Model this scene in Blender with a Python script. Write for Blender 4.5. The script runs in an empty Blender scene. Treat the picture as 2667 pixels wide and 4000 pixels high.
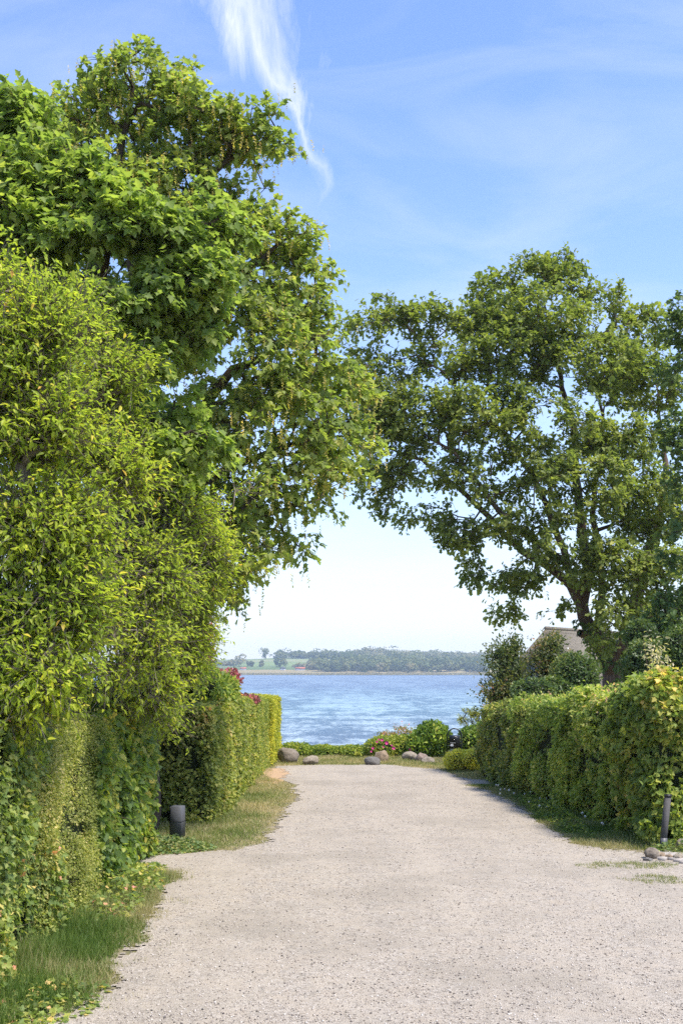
import bpy, math, random
import numpy as np
from mathutils import Vector

S = bpy.context.scene
R = math.radians
# ------------------------------------------------------------------ camera
FPX, CAMH, HY, CX = 4400.0, 2.8, 2625.0, 1333.5
cam = bpy.data.cameras.new("camera")
cam.sensor_fit = 'VERTICAL'; cam.sensor_height = 36; cam.sensor_width = 24
cam.lens = 36 * FPX / 4000
cam.shift_y = (HY - 2000) / 4000
cam.clip_start = 0.1; cam.clip_end = 30000
cam_o = bpy.data.objects.new("camera", cam); S.collection.objects.link(cam_o)
cam_o.location = (0, 0, CAMH); cam_o.rotation_euler = (R(90), 0, 0)
S.camera = cam_o
# ------------------------------------------------------------------ light
SUN_EL, SUN_AZ = 61.0, 126.0       # azimuth clockwise from +Y (the view direction)
se, sa = R(SUN_EL), R(SUN_AZ)
sd = Vector((math.sin(sa) * math.cos(se), math.cos(sa) * math.cos(se), math.sin(se)))
sun = bpy.data.lights.new("sun", 'SUN'); sun.energy = 3.0; sun.angle = R(9.0); sun.color = (1.0, 0.94, 0.84)
sun_o = bpy.data.objects.new("sun", sun); S.collection.objects.link(sun_o)
sun_o.rotation_euler = sd.to_track_quat('Z', 'Y').to_euler()
S.view_settings.view_transform = 'Standard'; S.view_settings.look = 'None'
S.view_settings.gamma = 1.0; S.view_settings.exposure = 1.22
S.cycles.max_bounces = 8; S.cycles.diffuse_bounces = 3; S.cycles.transmission_bounces = 4
S.cycles.transparent_max_bounces = 8; S.cycles.volume_bounces = 0
S.cycles.use_denoising = False; S.cycles.sample_clamp_indirect = 4.0; S.cycles.use_light_tree = False


class NT:
    """tiny node helper"""
    def __init__(s, tree): s.t = tree; s.t.nodes.clear()
    def n(s, typ, ins=None, **kw):
        nd = s.t.nodes.new(typ)
        for k, v in kw.items(): setattr(nd, k, v)
        for k, v in (ins or {}).items():
            if isinstance(v, bpy.types.NodeSocket): s.t.links.new(v, nd.inputs[k])
            else: nd.inputs[k].default_value = v
        return nd
    def math(s, op, a, b=0.0, c=0.0, clamp=False):
        return s.n('ShaderNodeMath', {0: a, 1: b, 2: c}, operation=op, use_clamp=clamp).outputs[0]
    def mix(s, f, a, b, blend='MIX'):
        nd = s.n('ShaderNodeMix', data_type='RGBA', blend_type=blend)
        for k, v in ((0, f), (6, a), (7, b)):
            if isinstance(v, bpy.types.NodeSocket): s.t.links.new(v, nd.inputs[k])
            else: nd.inputs[k].default_value = (tuple(v) + (1,))[:4] if k else v
        return nd.outputs[2]
    def ramp(s, f, stops):
        nd = s.n('ShaderNodeValToRGB', {0: f}); e = nd.color_ramp.elements
        while len(e) < len(stops): e.new(0.5)
        for i, (p, c) in enumerate(stops):
            e[i].position = p; e[i].color = (tuple(c) + (1,))[:4] if not isinstance(c, float) else (c, c, c, 1)
        return nd.outputs[0]
    def noise(s, vec, scale, detail=3.0, rough=0.5, dist=0.0):
        i = {'Scale': scale, 'Detail': detail, 'Roughness': rough, 'Distortion': dist}
        if vec is not None: i['Vector'] = vec
        return s.n('ShaderNodeTexNoise', i).outputs[0]


# ------------------------------------------------------------------ sky
W = bpy.data.worlds.new("World"); S.world = W; W.use_nodes = True
t = NT(W.node_tree)
sky = t.n('ShaderNodeTexSky', sky_type='NISHITA', sun_disc=False, sun_elevation=se, sun_rotation=sa,
          altitude=0.0, air_density=1.0, dust_density=0.6, ozone_density=2.2).outputs[0]
tc = t.n('ShaderNodeTexCoord').outputs['Generated']
sx = t.n('ShaderNodeSeparateXYZ', {0: tc})
yy = t.math('MAXIMUM', sx.outputs[1], 0.02)
u = t.math('DIVIDE', sx.outputs[0], yy); v = t.math('DIVIDE', sx.outputs[2], yy)
el = t.math('MAXIMUM', sx.outputs[2], 0.0)
# hazy brightening of the low sky
hz = t.math('POWER', t.math('SUBTRACT', 1.0, el, clamp=True), 7.0)
hz = t.math('MULTIPLY', hz, 0.80)
skyt = t.mix(1.0, sky, (0.73, 0.785, 0.94), 'MULTIPLY')
col = t.mix(hz, skyt, (3.35, 3.42, 3.62))
# bright cirrus plume, frayed edges
pv = t.n('ShaderNodeCombineXYZ', {0: u, 1: v, 2: 0.0}).outputs[0]
mp = t.n('ShaderNodeMapping', {'Vector': pv, 'Rotation': (0, 0, R(-32)), 'Scale': (1.0, 0.32, 1.0)}).outputs[0]
fr = t.noise(mp, 24.0, 8.0, 0.68, 0.6)
fr2 = t.noise(pv, 9.0, 5.0, 0.6, 0.3)
fc = t.n('ShaderNodeFloatCurve', {'Value': t.math('MULTIPLY', t.math('SUBTRACT', v, 0.39), 3.0)})
cv = fc.mapping.curves[0]
pts = [(0.0, .53), (.087, .572), (.14, .591), (.20, .560), (.273, .520), (.354, .483), (.459, .415), (.62, .335), (1.0, .16)]
while len(cv.points) < len(pts): cv.points.new(0.5, 0.5)
for p_, (a, b) in zip(cv.points, pts): p_.location = (a, b)
fc.mapping.update()
cu = t.math('MULTIPLY', t.math('SUBTRACT', fc.outputs[0], 0.6), 0.35)   # centre offset of the plume
fw = t.n('ShaderNodeFloatCurve', {'Value': t.math('MULTIPLY', t.math('SUBTRACT', v, 0.39), 3.0)})
cw = fw.mapping.curves[0]
pw = [(0.0, .0), (.06, .05), (.14, .13), (.20, .14), (.273, .16), (.354, .36), (.459, .56), (.62, .85), (1.0, 1.0)]
while len(cw.points) < len(pw): cw.points.new(0.5, 0.5)
for p_, (a, b) in zip(cw.points, pw): p_.location = (a, b)
fw.mapping.update()
wd = t.math('MULTIPLY', fw.outputs[0], 0.070)
off = t.math('MULTIPLY', t.math('MULTIPLY', t.math('SUBTRACT', fr, 0.5), 0.16), t.math('ADD', .22, fw.outputs[0]))
dist = t.math('ABSOLUTE', t.math('ADD', t.math('SUBTRACT', t.math('SUBTRACT', u, -0.004), cu), off))
plume = t.math('SUBTRACT', 1.0, t.math('DIVIDE', dist, t.math('ADD', wd, 0.0005)), clamp=True)
plume = t.math('POWER', plume, 1.25)
plume = t.math('MULTIPLY', plume, t.math('MULTIPLY', t.math('ADD', fr, fr2), 0.98))
plume = t.math('MULTIPLY', plume, 0.62, clamp=True)
plume = t.math('MULTIPLY', plume, t.n('ShaderNodeMapRange', {0: v, 1: 0.40, 2: 0.50, 3: 0.0, 4: 1.0}).outputs[0])
# wide thin veil, streaked
mv = t.n('ShaderNodeMapping', {'Vector': pv, 'Rotation': (0, 0, R(-14)), 'Scale': (1.0, 3.4, 1.0)}).outputs[0]
vl = t.noise(mv, 3.2, 6.0, 0.55, 0.8)
vl = t.n('ShaderNodeMapRange', {0: vl, 1: 0.42, 2: 0.85, 3: 0.0, 4: 0.30}).outputs[0]
mv2 = t.n('ShaderNodeMapping', {'Vector': pv, 'Rotation': (0, 0, R(-4)), 'Scale': (1.0, 9.0, 1.0), 'Location': (3.1, 1.7, 0)}).outputs[0]
vl2 = t.n('ShaderNodeMapRange', {0: t.noise(mv2, 4.0, 4.0, 0.5, 0.4), 1: 0.5, 2: 0.75, 3: 0.0, 4: 0.45}).outputs[0]
lowm = t.n('ShaderNodeMapRange', {0: v, 1: 0.02, 2: 0.2, 3: 1.0, 4: 0.0}).outputs[0]
vl2 = t.math('MULTIPLY', vl2, lowm)
front = t.math('GREATER_THAN', sx.outputs[1], 0.05)
cl = t.math('MULTIPLY', t.math('MAXIMUM', plume, t.math('MAXIMUM', vl, vl2)), front)
col = t.mix(cl, col, (3.6, 3.7, 3.9))
bg = t.n('ShaderNodeBackground', {'Color': col, 'Strength': 0.145})
out = t.n('ShaderNodeOutputWorld', {'Surface': bg.outputs[0]})


# ------------------------------------------------------------------ scene helpers
def P(x, y, D): return np.array([(x - CX) * D / FPX, D, CAMH - (y - HY) * D / FPX])
def G(x, y):
    D = CAMH * FPX / (y - HY); return np.array([(x - CX) * D / FPX, D])

def tagit(o, label=None, cat=None, group=None, kind=None):
    if label: o["label"] = label
    if cat: o["category"] = cat
    if group: o["group"] = group
    if kind: o["kind"] = kind
    return o

def empty(name, loc, label, cat, group=None):
    o = bpy.data.objects.new(name, None); S.collection.objects.link(o)
    o.location = loc; o.empty_display_size = 0.2
    return tagit(o, label, cat, group)

def mesh_np(name, verts, loops, counts, mat, parent=None, rnd=None, smooth=False, loc=None):
    """verts world coords; loops flat index array; counts per-face; converts to parent's local space"""
    verts = np.asarray(verts, dtype=np.float32)
    org = np.array(parent.location[:] if parent is not None and loc is None else (loc if loc is not None else (0, 0, 0)), dtype=np.float32)
    if parent is not None and parent.parent is not None and loc is None: org = org + np.array(parent.parent.location[:], dtype=np.float32)
    verts = verts - org
    m = bpy.data.meshes.new(name)
    m.vertices.add(len(verts)); m.vertices.foreach_set("co", verts.ravel())
    loops = np.asarray(loops, dtype=np.int32); counts = np.asarray(counts, dtype=np.int32)
    m.loops.add(len(loops)); m.loops.foreach_set("vertex_index", loops)
    m.polygons.add(len(counts))
    st = np.zeros(len(counts), dtype=np.int32); st[1:] = np.cumsum(counts)[:-1]
    m.polygons.foreach_set("loop_start", st); m.polygons.foreach_set("loop_total", counts)
    if smooth: m.polygons.foreach_set("use_smooth", np.ones(len(counts), dtype=bool))
    m.update(calc_edges=True)
    if rnd is not None:
        a = m.attributes.new("rnd", 'FLOAT', 'FACE'); a.data.foreach_set("value", np.asarray(rnd, dtype=np.float32))
    m.materials.append(mat)
    o = bpy.data.objects.new(name, m); S.collection.objects.link(o)
    if parent is not None: o.parent = parent
    else: o.location = tuple(float(c) for c in org)
    return o

class MB:
    """collects faces of simple solids, links them as ONE mesh"""
    def __init__(s): s.v = []; s.f = []
    def add(s, vs, fs):
        b = len(s.v); s.v += [tuple(p) for p in vs]; s.f += [tuple(i + b for i in f) for f in fs]; return s
    def box(s, c, size, rz=0, bev=0.0):
        cx, cy, cz = c; hx, hy, hz = [q / 2 for q in size]; ca, sa_ = math.cos(rz), math.sin(rz)
        if bev > 0:
            o2 = [(-hx + bev, -hy), (hx - bev, -hy), (hx, -hy + bev), (hx, hy - bev), (hx - bev, hy), (-hx + bev, hy), (-hx, hy - bev), (-hx, -hy + bev)]
        else: o2 = [(-hx, -hy), (hx, -hy), (hx, hy), (-hx, hy)]
        k = len(o2); rings = [(-hz, 1)] + ([(hz - bev, 1), (hz, 1 - bev / max(hx, hy))] if bev > 0 else [(hz, 1)])
        vs = [(cx + (x * q) * ca - (y * q) * sa_, cy + (x * q) * sa_ + (y * q) * ca, cz + z) for z, q in rings for x, y in o2]
        fs = [tuple(range(k))[::-1], tuple(range((len(rings) - 1) * k, len(rings) * k))]
        for r in range(len(rings) - 1): fs += [(r * k + i, r * k + (i + 1) % k, (r + 1) * k + (i + 1) % k, (r + 1) * k + i) for i in range(k)]
        return s.add(vs, fs)
    def tube(s, pts, rad, sides=8, cap=True):
        pts = [Vector(p) for p in pts]; n = len(pts)
        rad = rad if hasattr(rad, '__len__') else [rad] * n
        up = None; vs = []
        for i, p in enumerate(pts):
            d = (pts[min(i + 1, n - 1)] - pts[max(i - 1, 0)]).normalized()
            if up is None: up = d.orthogonal().normalized()
            up = (up - d * up.dot(d)).normalized(); sd_ = d.cross(up)
            vs += [tuple(p + (up * math.cos(a) + sd_ * math.sin(a)) * rad[i]) for a in [k * 2 * math.pi / sides for k in range(sides)]]
        fs = [(i * sides + k, i * sides + (k + 1) % sides, (i + 1) * sides + (k + 1) % sides, (i + 1) * sides + k) for i in range(n - 1) for k in range(sides)]
        if cap: fs += [tuple(range(sides))[::-1], tuple(range((n - 1) * sides, n * sides))]
        return s.add(vs, fs)
    def build(s, name, mat, parent=None, smooth=False, loc=None):
        lo = [i for f in s.f for i in f]
        return mesh_np(name, np.array(s.v), lo, [len(f) for f in s.f], mat, parent, smooth=smooth, loc=loc)

TAB = np.random.default_rng(5).random(8192)
def vn(p, sc, seed=0):
    p = np.asarray(p, dtype=np.float64) * sc + seed * 17.31
    i = np.floor(p).astype(np.int64); f = p - i; f = f * f * (3 - 2 * f)
    def h(a, b, c): return TAB[((i[..., 0] + a) * 73856093 ^ (i[..., 1] + b) * 19349663 ^ (i[..., 2] + c) * 83492791) & 8191]
    fx, fy, fz = f[..., 0], f[..., 1], f[..., 2]; L = lambda a, b, q: a + (b - a) * q
    return L(L(L(h(0,0,0), h(1,0,0), fx), L(h(0,1,0), h(1,1,0), fx), fy), L(L(h(0,0,1), h(1,0,1), fx), L(h(0,1,1), h(1,1,1), fx), fy), fz)
def fbm(p, sc, seed=0, o=3):
    r = 0; a = .5; tot = 0
    for k in range(o): r = r + a * vn(p, sc * 2 ** k, seed + k); tot += a; a *= .5
    return r / tot
def vn2(x, y, sc, seed=0): return vn(np.stack([x, y, np.zeros_like(x)], -1), sc, seed)
def fbm2(x, y, sc, seed=0, o=3): return fbm(np.stack([x, y, np.zeros_like(x)], -1), sc, seed, o)
def nrmz(a): return a / np.maximum(np.linalg.norm(a, axis=-1, keepdims=True), 1e-9)

# ------------------------------------------------------------------ materials
def newmat(name):
    m = bpy.data.materials.new(name); m.use_nodes = True; return m, NT(m.node_tree)

LB = 1.75; HAZE = .00017
def leafmat(name, stops, trans=0.35, rough=0.45, spec=0.4, patch=1.3, tcol=(1.0, 1.05, .38), rk=1.52):
    m, t = newmat(name)
    a = t.n('ShaderNodeAttribute', attribute_name='rnd').outputs['Fac']
    c = t.ramp(a, [(q, (min(.9, k_[0] * LB * rk), min(.9, k_[1] * LB), k_[2] * LB * 1.25)) for q, k_ in stops])
    co = t.n('ShaderNodeTexCoord').outputs['Object']
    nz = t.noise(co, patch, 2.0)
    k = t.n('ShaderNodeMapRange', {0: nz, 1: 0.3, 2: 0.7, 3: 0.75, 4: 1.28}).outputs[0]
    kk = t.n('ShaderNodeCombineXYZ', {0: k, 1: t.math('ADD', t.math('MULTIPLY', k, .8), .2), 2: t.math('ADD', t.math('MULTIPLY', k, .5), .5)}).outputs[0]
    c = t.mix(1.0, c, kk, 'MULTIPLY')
    bf = t.n('ShaderNodeNewGeometry').outputs['Backfacing']
    c = t.mix(t.math('MULTIPLY', bf, 0.28), c, (0.20, 0.26, 0.13))
    p = t.n('ShaderNodeBsdfPrincipled', {'Base Color': c, 'Roughness': rough + .06, 'Specular IOR Level': spec * .6})
    tr = t.n('ShaderNodeBsdfTranslucent', {'Color': t.mix(1.0, c, (tcol[0] * 1.9, tcol[1] * 1.9, tcol[2] * 1.9), 'MULTIPLY')})
    mx = t.n('ShaderNodeMixShader', {0: min(.5, trans * 1.15), 1: p.outputs[0], 2: tr.outputs[0]})
    t.n('ShaderNodeOutputMaterial', {'Surface': mx.outputs[0]})
    return m

def barkmat(name, c1, c2, sc=14.0):
    m, t = newmat(name)
    co = t.n('ShaderNodeTexCoord').outputs['Object']
    mp = t.n('ShaderNodeMapping', {'Vector': co, 'Scale': (1, 1, .25)}).outputs[0]
    n1 = t.noise(mp, sc, 6.0, .65)
    c = t.ramp(n1, [(.3, c1), (.7, c2)])
    b = t.n('ShaderNodeBump', {'Height': n1, 'Strength': .9, 'Distance': .03})
    p = t.n('ShaderNodeBsdfPrincipled', {'Base Color': c, 'Roughness': .9, 'Normal': b.outputs[0], 'Specular IOR Level': .2})
    t.n('ShaderNodeOutputMaterial', {'Surface': p.outputs[0]}); return m

def plainmat(name, col, rough=.6, metal=0.0, var=.15, sc=12.0, bump=.0, spec=.5):
    m, t = newmat(name)
    co = t.n('ShaderNodeTexCoord').outputs['Object']
    n1 = t.noise(co, sc, 5.0, .6)
    c = t.mix(n1, tuple(q * (1 - var) for q in col), tuple(min(1, q * (1 + var)) for q in col))
    ins = {'Base Color': c, 'Roughness': rough, 'Metallic': metal, 'Specular IOR Level': spec}
    if bump: ins['Normal'] = t.n('ShaderNodeBump', {'Height': n1, 'Strength': bump, 'Distance': .02}).outputs[0]
    p = t.n('ShaderNodeBsdfPrincipled', ins)
    t.n('ShaderNodeOutputMaterial', {'Surface': p.outputs[0]}); return m

def rockmat(name, c1, c2, sc=9.0):
    m, t = newmat(name)
    co = t.n('ShaderNodeTexCoord').outputs['Object']
    n1 = t.noise(co, sc, 8.0, .7); n2 = t.noise(co, sc * 7, 3.0, .6)
    c = t.ramp(n1, [(.3, c1), (.62, c2), (.8, tuple(min(1, q * 1.25) for q in c2))])
    c = t.mix(t.math('MULTIPLY', n2, .6), c, (.12, .11, .10), 'MIX')
    b = t.n('ShaderNodeBump', {'Height': t.math('ADD', n1, t.math('MULTIPLY', n2, .4)), 'Strength': .8, 'Distance': .03})
    p = t.n('ShaderNodeBsdfPrincipled', {'Base Color': c, 'Roughness': .9, 'Normal': b.outputs[0], 'Specular IOR Level': .2})
    t.n('ShaderNodeOutputMaterial', {'Surface': p.outputs[0]}); return m

bark_oak = barkmat("oak_bark", (.055, .036, .026), (.19, .135, .10))
bark_dark = barkmat("dark_bark", (.03, .024, .017), (.11, .085, .06))
bark_grey = barkmat("grey_bark", (.09, .075, .055), (.27, .23, .18))
core_m = plainmat("light_block_core", (.018, .024, .010), .95, var=.5, sc=18, spec=.1)  # near-black fill of the cores added to block light inside foliage

# ------------------------------------------------------------------ leaf templates (x across, y along, z up)
def fold(pts, f, droop):
    """outline of the right half (x>=0) incl. base and tip; mirrored and folded"""
    v = []; n = len(pts)
    for x, y in pts: v.append((x, y, abs(x) * f - droop * y * y))
    L = [(-x, y) for x, y in pts[1:-1]]
    for x, y in L: v.append((x, y, abs(x) * f - droop * y * y))
    right = list(range(n)); left = [0] + list(range(n, n + len(L))) + [n - 1]
    return np.array(v, dtype=np.float32), [right, left[::-1]]
T_MAPLE = fold([(0, 0), (.16, -.02), (.40, .10), (.28, .22), (.58, .48), (.30, .50), (.24, .66), (0, 1.0)], .22, .18)
T_OAK = fold([(0, 0), (.16, .20), (.10, .30), (.33, .46), (.20, .55), (.36, .74), (.17, .84), (0, 1.0)], .2, .2)
T_LANCE = fold([(0, 0), (.19, .28), (.20, .52), (0, 1.0)], .35, .38)
T_HEART = fold([(0, .06), (.24, -.04), (.44, .22), (.36, .62), (0, 1.02)], .16, .25)
T_SMALL = fold([(0, 0), (.27, .45), (0, 1.0)], .3, .15)
T_BLADE = (np.array([(-.5, 0, 0), (.5, 0, 0), (-.38, .5, .03), (.38, .5, .03), (0, 1, .16)], dtype=np.float32), [[0, 1, 3, 2], [2, 3, 4]])
def raceme():
    r = np.random.default_rng(2); v = []; f = []
    for k in range(11):
        y = .1 + .9 * k / 11; a = r.random() * 6.3; w = .10 * (1.1 - y * .6)
        c = np.array([math.cos(a) * w, y, math.sin(a) * w]); b = len(v)
        d1 = nrmz(r.normal(size=3)) * .085; d2 = nrmz(r.normal(size=3)) * .085
        v += [c - d1, c + d2, c + d1, c - d2]; f.append([b, b + 1, b + 2, b + 3])
    b = len(v); v += [(-.012, 0, 0), (.012, 0, 0), (0, 1, 0)]; f.append([b, b + 1, b + 2])
    return np.array(v, dtype=np.float32), f
T_RAC = raceme()

def stamp(name, T, pos, yd, zd, size, mat, parent, rnd, loc=None, asp=None):
    """one mesh holding copies of template T: yd = leaf direction, zd ~ leaf normal"""
    V, F = T; n = len(pos)
    yd = nrmz(yd); xd = nrmz(np.cross(yd, zd)); zd = np.cross(xd, yd)
    size = np.broadcast_to(np.asarray(size, dtype=float), (n,))
    ax = size if asp is None else size * asp
    vv = (pos[:, None] + V[None, :, 0:1] * xd[:, None] * ax[:, None, None] + V[None, :, 1:2] * yd[:, None] * size[:, None, None]
          + V[None, :, 2:3] * zd[:, None] * size[:, None, None]).reshape(-1, 3)
    fl = np.array([i for f in F for i in f]); cn = np.array([len(f) for f in F])
    loops = (fl[None] + (np.arange(n) * len(V))[:, None]).ravel()
    return mesh_np(name, vv, loops, np.tile(cn, n), mat, parent, rnd=np.repeat(rnd, len(F)), loc=loc)

# ------------------------------------------------------------------ trees
def grow(limbs, att, rng, kpath=0.25, step=.45):
    """limbs: list of (parent limb index or -1, fraction, points); returns node arrays"""
    N = []; par = []; plen = []; fixed_r = []
    ends = []
    for (pi, pts, r0, r1) in limbs:
        pts = [np.array(p, float) for p in pts]
        if pi is None: prev = -1
        else:
            A = np.array(N); prev = int(np.argmin(((A - pts[0]) ** 2).sum(1)))
        tot = sum(np.linalg.norm(pts[i + 1] - pts[i]) for i in range(len(pts) - 1)); run = 0
        for i in range(len(pts) - 1):
            L = np.linalg.norm(pts[i + 1] - pts[i]); k = max(1, int(L / .35))
            for j in range(k if i < len(pts) - 2 else k + 1):
                q = pts[i] + (pts[i + 1] - pts[i]) * j / k + rng.normal(size=3) * .03
                if i == 0 and j == 0 and prev >= 0: continue
                N.append(q); par.append(prev); plen.append((plen[prev] if prev >= 0 else 0) + L / k)
                fixed_r.append(r0 + (r1 - r0) * ((run + L * j / k) / tot)); prev = len(N) - 1
            run += L
    nl = len(N)
    cap = nl + len(att) * 9 + 10
    A = np.zeros((cap, 3)); A[:nl] = N; PL = np.zeros(cap); PL[:nl] = np.array(plen) * .5
    PAR = np.full(cap, -1, int); PAR[:nl] = par
    d0 = np.array([((A[:nl] - a) ** 2).sum(1).min() for a in att])
    tips = []; n = nl
    for a in att[np.argsort(d0)]:
        d = np.sqrt(((A[:n] - a) ** 2).sum(1)); j = int(np.argmin(d + kpath * PL[:n])); L = d[j]
        k = min(8, max(1, int(L / step))); prev = j; base = A[j].copy()
        bow = rng.normal(size=3) * .13 * L + np.array([0, 0, .06 * L])
        for q in range(1, k + 1):
            f = q / k; A[n] = base + (a - base) * f + bow * math.sin(math.pi * f) + rng.normal(size=3) * .035; PAR[n] = prev; PL[n] = PL[j] + L * f; prev = n; n += 1
            if n >= cap - 1: break
        tips.append(prev)
        if n >= cap - 10: break
    A = A[:n]; PAR = PAR[:n]
    cnt = np.zeros(n)
    for tp in tips: cnt[tp] += 1
    for i in range(n - 1, -1, -1):
        if PAR[i] >= 0: cnt[PAR[i]] += cnt[i]
    rad = .006 * np.maximum(cnt, 1) ** .46
    rad[:nl] = np.maximum(rad[:nl] * .6, np.array(fixed_r))
    return A, PAR, rad, np.array(tips), nl

def tubes(name, A, PAR, rad, keep, mat, parent, sides=6):
    """all chains of the skeleton that satisfy keep, as one swept mesh"""
    n = len(A); kids = [[] for _ in range(n)]
    for i in range(n):
        if PAR[i] >= 0: kids[PAR[i]].append(i)
    mb = MB()
    started = [i for i in range(n) if PAR[i] < 0]
    stack = [(s, None) for s in started]
    while stack:
        s, frm = stack.pop(); ch = [s] if frm is None else [frm, s]
        rr = [rad[s]] if frm is None else [min(rad[frm], rad[s] * 1.25), rad[s]]
        c = s
        while kids[c]:
            k = max(kids[c], key=lambda q: rad[q])
            for o in kids[c]:
                if o != k: stack.append((o, c))
            ch.append(k); rr.append(rad[k]); c = k
        if len(ch) > 1:
            # split where keep changes
            seg = []; sr = []
            for a, b in zip(ch, rr):
                if keep(rad[a]):
                    seg.append(A[a]); sr.append(b)
                else:
                    if seg: seg.append(A[a]); sr.append(b)
                    if len(seg) > 1: mb.tube(seg, sr, sides, cap=False)
                    seg = []; sr = []
                    if not keep(1e-4) : continue
            if len(seg) > 1: mb.tube(seg, sr, sides, cap=False)
    if not mb.v: return None
    return mb.build(name, mat, parent, smooth=True)

def clump_points(clumps, n, rng, gap=.0, gsc=.8, seed=0, inner=.35):
    """clumps: (centre xyz, radii xyz)"""
    vol = np.array([np.prod(r) ** .75 for c, r in clumps]); vol /= vol.sum(); out = []
    while len(out) < n:
        k = rng.choice(len(clumps), size=n * 2, p=vol)
        d = nrmz(rng.normal(size=(n * 2, 3))); rr = (inner + (1 - inner) * rng.random(n * 2)) ** .6
        C = np.array([c for c, r in clumps])[k]; Rr = np.array([r for c, r in clumps])[k]
        p = C + d * rr[:, None] * Rr
        ok = fbm(p * np.array([1, 1, 1.7]), gsc, seed) > gap
        p = p[ok & (p[:, 2] > 0.2)]
        out = p if len(out) == 0 else np.concatenate([out, p])
    return out[:n]

def tree(name, label, cat, base, limbs, clumps, n_tip, per_tip, T, size, lm, bark, seed, gap=.42, spread=.28,
         droop=.5, gsc=.8, thick=.035, rac=None, group=None, leafname="crown", kpath=.25, shoot=.35, up=.8, sag=.22):
    rng = np.random.default_rng(seed)
    root = empty(name, tuple(base), label, cat, group)
    att = clump_points(clumps, n_tip, rng, gap, gsc, seed)
    A, PAR, rad, tips, nl = grow(limbs, att, rng, kpath)
    tubes("trunk", A, PAR, rad, lambda r: r >= thick, bark, root, 9)
    tubes("branches", A, PAR, rad, lambda r: r < thick, bark, root, 4)
    cen = np.mean([c for c, r in clumps], axis=0)
    tp = A[tips]
    # every tip carries a few short leafy shoots
    nsh = max(2, per_tip // 6); nt = len(tp)
    od = nrmz(tp - A[PAR[tips]]); oc = nrmz((tp - cen) * np.array([1, 1, .8]))
    sdir = np.repeat(od * .35 + oc * .45, nsh, 0) + rng.normal(size=(nt * nsh, 3)) * np.array([.6, .6, .4]); sdir[:, 2] += .15; sdir = nrmz(sdir)
    sl = shoot * rng.uniform(.55, 1.25, nt * nsh)
    mb = MB()
    for q in range(nt * nsh):
        b = tp[q // nsh]; d_ = sdir[q] * sl[q]; mb.tube([b, b + d_ * .5 + np.array([0, 0, -.03 * sl[q]]), b + d_ * .95 + np.array([0, 0, -sag * .9 * sl[q]])], [.006, .004, .002], 3, False)
    tw_ = mb.build("shoots", bark, root); tw_["kind"] = "stuff"
    n = nt * per_tip; ti = np.repeat(np.arange(nt), per_tip); si = ti * nsh + rng.integers(0, nsh, n)
    tt = rng.random(n) ** .6; d_ = sdir[si]; L_ = sl[si]
    pos = tp[ti] + d_ * (L_ * tt)[:, None] + rng.normal(size=(n, 3)) * size * .30; pos[:, 2] -= sag * L_ * tt ** 2
    outd = nrmz(d_ + (pos - cen) * .05)
    yd = d_ * .7 + rng.normal(size=(n, 3)) * .6; yd[:, 2] -= droop
    zd = rng.normal(size=(n, 3)) * .30 + outd * .30; zd[:, 2] += up
    sz = size * rng.uniform(.6, 1.25, n)
    base_r = np.repeat(rng.random(len(tp)), per_tip)
    rnd = np.clip(.40 * base_r + .42 * rng.random(n) + .18 * tt, 0, 1)
    stamp(leafname, T, pos, yd, nrmz(zd), sz, lm, root, rnd)
    if rac:
        nr, rm, xmin = rac
        idx = rng.choice(np.where(tp[:, 0] > xmin)[0], nr); p = tp[idx] + rng.normal(size=(nr, 3)) * .20 + nrmz(tp[idx] - cen) * .08; p[:, 2] -= .05
        yd = rng.normal(size=(nr, 3)) * .10; yd[:, 2] = -1
        stamp("flower_clusters", T_RAC, p, yd, rng.normal(size=(nr, 3)), rng.uniform(.15, .26, nr), rm, root, rng.random(nr), asp=.85)
    return root

def E(x, y, rx, ry, D, rz=None):
    """ellipsoid clump given by where it stands and how large it is at that distance"""
    k = D / FPX; return (P(x, y, D), np.array([rx * k, rz if rz else (rx + ry) * .5 * k, ry * k]))

# ------------------------------------------------------------------ leaf colours
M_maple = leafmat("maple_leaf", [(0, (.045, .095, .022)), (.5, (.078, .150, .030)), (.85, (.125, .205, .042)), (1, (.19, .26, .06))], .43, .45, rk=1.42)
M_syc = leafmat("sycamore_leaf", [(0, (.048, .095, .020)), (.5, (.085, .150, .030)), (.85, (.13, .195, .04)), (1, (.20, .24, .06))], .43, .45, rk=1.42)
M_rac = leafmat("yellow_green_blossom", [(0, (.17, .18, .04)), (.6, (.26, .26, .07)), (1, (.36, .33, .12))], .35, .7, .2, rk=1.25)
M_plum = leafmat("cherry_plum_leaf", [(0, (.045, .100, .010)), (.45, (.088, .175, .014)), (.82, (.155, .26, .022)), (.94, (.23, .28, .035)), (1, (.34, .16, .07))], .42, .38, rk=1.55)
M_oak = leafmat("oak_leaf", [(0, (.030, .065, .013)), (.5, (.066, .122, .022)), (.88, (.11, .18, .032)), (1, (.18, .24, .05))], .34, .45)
M_edge = leafmat("dark_tree_leaf", [(0, (.018, .050, .012)), (.6, (.035, .085, .018)), (1, (.08, .15, .03))], .25, .45)

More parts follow.
